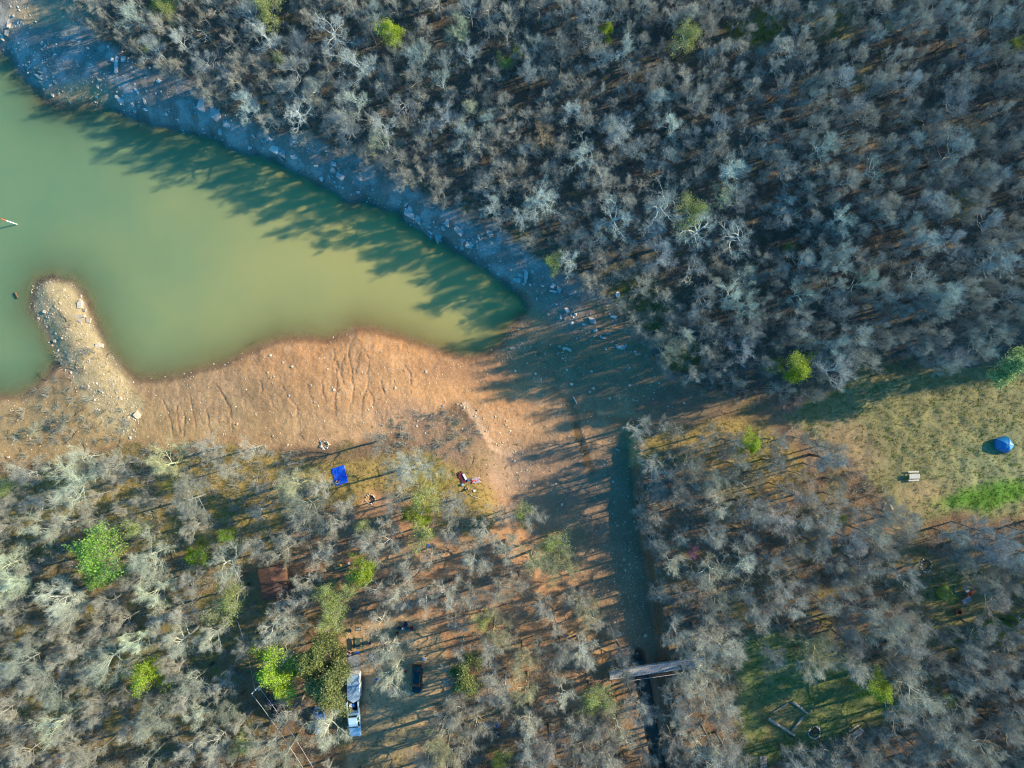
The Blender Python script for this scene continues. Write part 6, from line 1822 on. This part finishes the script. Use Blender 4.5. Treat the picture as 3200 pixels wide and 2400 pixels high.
for k, (x0, y0, x1, y1, l) in enumerate([(2766, 1574, 2759, 1598, 'left of two short pale planks lying below the field edge'), (2779, 1572, 2789, 1592, 'right of two short pale planks lying below the field edge')]):
    a, b_ = W(x0, y0), W(x1, y1); mb = MB(); d = b_ - a; c = (a + b_) / 2
    mb.box((0, 0, .14), (.26, d.length, .1)); o = obj('plank', mb.mesh('plank', M['log'])); o.location = c; o.rotation_euler = (0, 0, math.atan2(d.y, d.x) - PI / 2); tag(o, l, 'plank')
r = T('boardwalk', 2386, 2386, .2, -3, 'grey planked walkway cut off by the bottom edge', 'boardwalk')
for k in range(4):
    mb = MB(); mb.box((-.42 + k * .28, 0, .25), (.25, 2.6, .05)); part('plank', mb, M['wood_grey'], r)
for k in (-1, 1):
    mb = MB(); mb.box((0, k, .12), (1.15, .12, .2)); part('joist', mb, M['wood_brown'], r)
LG = 'fallen logs and trunks in the woods'
for x0, y0, x1, y1, q, l in ((292, 1652, 420, 1622, .11, 'long pale fallen trunk above the mint-green tree'), (370, 1655, 422, 1640, .12, 'short forked pale log above the mint-green tree'),
                          (478, 1410, 505, 1430, .14, 'dark burnt log end below the jetty slab'), (287, 1845, 318, 1826, .12, 'pale pair-log below the mint-green tree'),
                          (618, 1650, 650, 1622, .10, 'pale leaning log in the dry grass left of the cabin'), (815, 1650, 822, 1643, .12, 'short pale stump log above the cabin'),
                          (895, 1452, 932, 1446, .13, 'pale broken trunk on the dry grass left of the tarp'), (440, 1510, 485, 1496, .12, 'grey log at the edge of the dry grass'),
                          (745, 1948, 754, 1981, .07, 'thin bluish pipe lying in shade below the cabin'), (2838, 1700, 2910, 1704, .06, 'thin brown pole above the shaded fire ring'),
                          (1790, 1238, 1803, 1262, .14, 'buff driftwood log beside the mud puddle'), (1465, 1545, 1500, 1560, .06, 'thin branch on the grass below the blankets'),
                          (2954, 1828, 2982, 1862, .07, 'thin pale pole leaning on the green tent'), (1925, 1402, 1936, 1409, .2, 'short pale log stub at the creek mouth bank')):
    log(x0, y0, x1, y1, q, l, 'log' if 'dark' not in l and 'brown' not in l else 'wood_brown', 'fallen_log', 'log', LG)
log(50, 915, 58, 932, .16, 'dark waterlogged stub left of the jetty tip', 'wood_brown', 'sunken_log', 'log', z=2.0 if False else .0)
bpy.data.objects['sunken_log'].location.z = 0.02
# leaning pole in the pond
a = Vector(((4 - 1600) / PXM * .975, -(684 - 1200) / PXM * .975, 3.0)); b_ = Vector(((55 - 1600) / PXM, -(702 - 1200) / PXM, -.6))
r = empty('marker_pole', (b_.x, b_.y, 0), 0, 'white leaning pole with orange tip standing in the pond at left edge', 'pole')
d = a - b_
mb = MB(); mb.tube([tuple(Vector((0, 0, -.6))), tuple(d * .78 + Vector((0, 0, -.6)))], .10, 8); part('shaft', mb, M['white'], r, True)
mb = MB(); mb.tube([tuple(d * .781 + Vector((0, 0, -.6))), tuple(d + Vector((0, 0, -.6)))], .10, 8); part('tip', mb, M['orange'], r, True)
# white sheet
c = W(1930, 923); mb = MB(); mb.prism([(-.35, .3), (-.1, .62), (.33, .5), (.38, -.05), (.1, -.42), (-.3, -.25)], 0, .25); o = obj('white_sheet', mb.mesh('white_sheet', M['white'])); o.location = c
tag(o, 'white crumpled sheet at the wood edge above the inlet', 'sheet')

# footbridge
zdeck = 3.75
def at_h(px, py, z): k = (CAM_H - z) / CAM_H; return Vector(((px - 1600) / PXM * k, -(py - 1200) / PXM * k, z))
A = at_h(1905, 2110, zdeck); B = at_h(2200, 2067, zdeck); d = (B - A); L = d.length; ang = math.atan2(d.y, d.x)
r = empty('footbridge', (A + B) / 2, ang, 'long grey plank footbridge crossing the shaded creek', 'bridge')
npl = int(L / .26)
pm = MB(); pm.box((0, 0, 0), (.235, 1.6, .05)); plm = pm.mesh('plank', M['deck'])
for i in range(npl):
    o = obj('plank', plm, r); o.location = (-L / 2 + .13 + i * .26, 0, -.02 + random.uniform(-.008, .008)); o.rotation_euler = (0, 0, random.uniform(-.006, .006))
for s_ in (-1, 1):
    mb = MB(); mb.box((0, s_ * .75, -.22), (L - .2, .14, .30)); part('beam', mb, M['wood_brown'], r)
    mb = MB(); mb.tube([(-L / 2, s_ * .98, 1.0), (L / 2, s_ * .98, 1.0)], .045, 6); part('handrail', mb, M['deck'], r)
    mb = MB(); mb.box((0, s_ * .94, .42), (L - .1, .03, .55 if s_ > 0 else .12)); part('side_board', mb, M['deck'] if s_ > 0 else M['rust'], r)
    for i in range(9):
        mb = MB(); mb.box((-L / 2 + .1 + i * (L - .2) / 8, s_ * 1.02, .38), (.1, .1, 1.3)); part('post', mb, M['wood_brown'], r)
for e in (-1, 1):
    mb = MB(); mb.box((e * (L / 2 - 2.2 if e < 0 else L / 2 - 3.0), 0, -1.4), (.8, 2.0, 2.1)); part('abutment', mb, M['concrete'], r)

# cabin
zr = 3.35 + gz(*W(845, 1825, 3.0).xy)
corner = [at_h(797, 1781, zr), at_h(884, 1767, zr), at_h(903, 1862, zr), at_h(826, 1880, zr)]
c = sum(corner, Vector()) / 4; ex = ((corner[1] - corner[0]) + (corner[2] - corner[3])) / 2; ey = ((corner[0] - corner[3]) + (corner[1] - corner[2])) / 2
rz = math.atan2(ex.y, ex.x); lw, ll = ex.length, ey.length
zg = gz(c.x, c.y)
r = empty('cabin', (c.x, c.y, zg), rz, 'small cabin with rusty brown sheet roof half under bare branches', 'cabin')
hw, hl = lw / 2, ll / 2
mb = MB(); mb.box((0, 0, 1.35), (lw - .8, ll - .8, 3.1)); part('wall', mb, M['wood_brown'], r)
mb = MB(); mb.box((0, -hl + .385, 1.0), (.9, .05, 2.0)); dr = part('door', mb, M['greengrey'], r)
mb = MB(); mb.box((.3, -hl + .34, 1.0), (.05, .05, .12)); part('handle', mb, M['steel'], dr)
for x in (-1.3, 1.3):
    mb = MB(); mb.box((x, -hl + .385, 1.6), (.8, .05, .7)); part('window', mb, M['glass'], r)
zz = 3.35
rf = MB(); rf.add([(-hw, -hl, zz - .35), (hw, -hl, zz - .35), (hw, hl, zz - .35), (-hw, hl, zz - .35), (0, -hl, zz + .02), (0, hl, zz + .02),
                   (-hw, -hl, zz - .42), (hw, -hl, zz - .42), (hw, hl, zz - .42), (-hw, hl, zz - .42)],
                  [(0, 4, 5, 3), (4, 1, 2, 5), (0, 1, 4), (3, 5, 2), (0, 3, 9, 6), (1, 7, 8, 2), (0, 6, 7, 1), (3, 2, 8, 9), (6, 9, 8, 7)])
roof = part('roof', rf, M['rust'], r)
slope = math.atan2(.37, hw)
nsh = 6
rp = random.Random(2)
for s_ in (-1, 1):
    for i in range(nsh):
        y = -hl + (i + .5) * ll / nsh
        q = MB(); q.box((0, 0, 0), (math.hypot(hw, .37) - .04, ll / nsh - .03, .03))
        for kx in range(3): q.box((0, (kx - 1) * ll / nsh / 3.2, .03), (math.hypot(hw, .37) - .05, .04, .03))
        o = part('roof_sheet', q, M['rust'], roof)
        o.location = (s_ * hw / 2, y, zz - .165 + .045 + rp.uniform(0, .01)); o.rotation_euler = (0, s_ * slope, 0)
mb = MB(); mb.box((0, 0, zz + .06), (.3, ll + .05, .05)); part('ridge_cap', mb, M['rust'], roof)

# utility pole with cross-arm and wires
zp = 3.4 + 8.6
top = at_h(797, 2158, zp)
zg = gz(top.x, top.y)
r = empty('utility_pole', (top.x, top.y, zg), 0, 'tall wooden utility pole with a crossarm below left of the lime tree', 'utility pole')
hp = zp - zg
mb = MB(); mb.tube([(0, 0, -.3), (0, 0, hp)], [.17, .12], 9); part('pole', mb, M['pole'], r, True)
e0 = at_h(787, 2168, zp) - top; e1 = at_h(809, 2146, zp) - top
am = math.atan2(e1.y - e0.y, e1.x - e0.x)
mb = MB(); mb.box(((e0.x + e1.x) / 2, (e0.y + e1.y) / 2, hp - .25), ((e1 - e0).length + .1, .16, .18), am); part('crossarm', mb, simple('pale_arm', (.55, .45, .36), .8, .1, 3), r)
for k in (0, .5, 1):
    q = e0.lerp(e1, k); mb = MB(); mb.lathe((q.x, q.y, hp - .15), [(.05, 0), (.09, .06), (.09, .14), (.03, .2)], 8); part('insulator', mb, M['white'], r, True)
mb = MB(); mb.lathe((.35, -.1, hp - 1.4), [(.2, 0), (.22, .1), (.22, .7), (.18, .8)], 10); part('transformer', mb, M['steel'], r, True)
def wire(p0, p1, sag, label, rad=.022):
    n = 14; pts = []
    for i in range(n + 1):
        t = i / n; p = p0.lerp(p1, t); pts.append((p.x - p0.x, p.y - p0.y, p.z - p0.z - sag * 4 * t * (1 - t)))
    mb = MB(); mb.tube(pts, rad, 4); o = obj('power_line', mb.mesh('power_line', M['wire'], True)); o.location = p0
    tag(o, label, 'power line', 'overhead wires at the utility pole')
wire(top + e0 + Vector((0, 0, .05)), at_h(1010, 2510, 11.0), .8, 'left of the two parallel overhead wires running down to the bottom edge')
wire(top + e1 + Vector((0, 0, .05)), at_h(1035, 2500, 11.0), .8, 'right of the two parallel overhead wires running down to the bottom edge')
wire(top + Vector((0, 0, .05)), at_h(742, 1940, 9.0), .5, 'thin overhead wire running up from the utility pole', .014)

# driftwood and dead branches on the mud
BR = []
for i in range(5):
    rr = random.Random(60 + i); mb = MB()
    def br(p, d, L, q, lv):
        pts = [p]; 
        for _ in range(4):
            d = (d + Vector((rr.gauss(0, .22), rr.gauss(0, .22), rr.gauss(0, .06)))).normalized(); d.z *= .6; p = p + d * L / 4; pts.append(p)
        mb.tube([tuple(x) for x in pts], [q * (1 - .2 * k) for k in range(5)], 4, caps=False)
        if lv < 3:
            for k in range(3): br(pts[1 + k], (d + Vector((rr.gauss(0, .7), rr.gauss(0, .7), rr.uniform(0, .5)))).normalized(), L * .5, q * .5, lv + 1)
    br(Vector((-1, 0, .1)), Vector((1, 0, .08)), 2.6, .05, 0)
    BR.append(mb.mesh('dead_branch', M['bark']))
DB = [(215, 1235), (180, 1260), (245, 1215), (160, 1330), (200, 1300), (100, 1345), (250, 1290), (60, 1300), (130, 1385), (230, 1355), (290, 1340), (330, 1370), (215, 1180), (190, 1120), (240, 1150),
      (205, 990), (210, 1020), (335, 1105), (30, 1360), (70, 1410), (320, 1290), (170, 1215), (140, 1180), (270, 1395), (380, 1390), (948, 1345), (942, 1362), (1486, 1135), (1565, 1105), (1705, 970), (1712, 1085),
      (1850, 1120), (1790, 1275), (1830, 1450), (1700, 1500), (1780, 1480), (1660, 1095), (1990, 1270), (1480, 1430), (1300, 1470), (795, 1060), (2080, 1290), (2290, 1490), (2250, 1560), (2620, 1430), (930, 1470), (3120, 1600), (3080, 1640), (2050, 1600), (1180, 1470)]
lb = []
rr = random.Random(8)
for (x, y) in DB:
    o = obj('dead_branch', rr.choice(BR)); s = rr.uniform(.6, 1.15) * (1.0 if x < 400 else .7)
    o.location = W(x, y) + Vector((0, 0, .02)); o.scale = (s, s, s); o.rotation_euler = (0, 0, rr.uniform(0, 6.28)); o.color = (1.0, .95, .85, 1) if rr.random() < .5 else (.5, .42, .36, 1)
    tag(o, None, 'branch', 'dead branches on the mud and grass')
    lb.append((o, 'pale dead branch' if o.color[0] > .9 else 'dark dead branch', x, y))
LMK = LMK + [('the jetty tip', 150, 880), ('the square jetty slab', 428, 1300), ('the inlet rock pile', 1770, 1090), ('the mud puddle', 1745, 1230), ('the left edge mud', 30, 1300)]
label_set(lb)
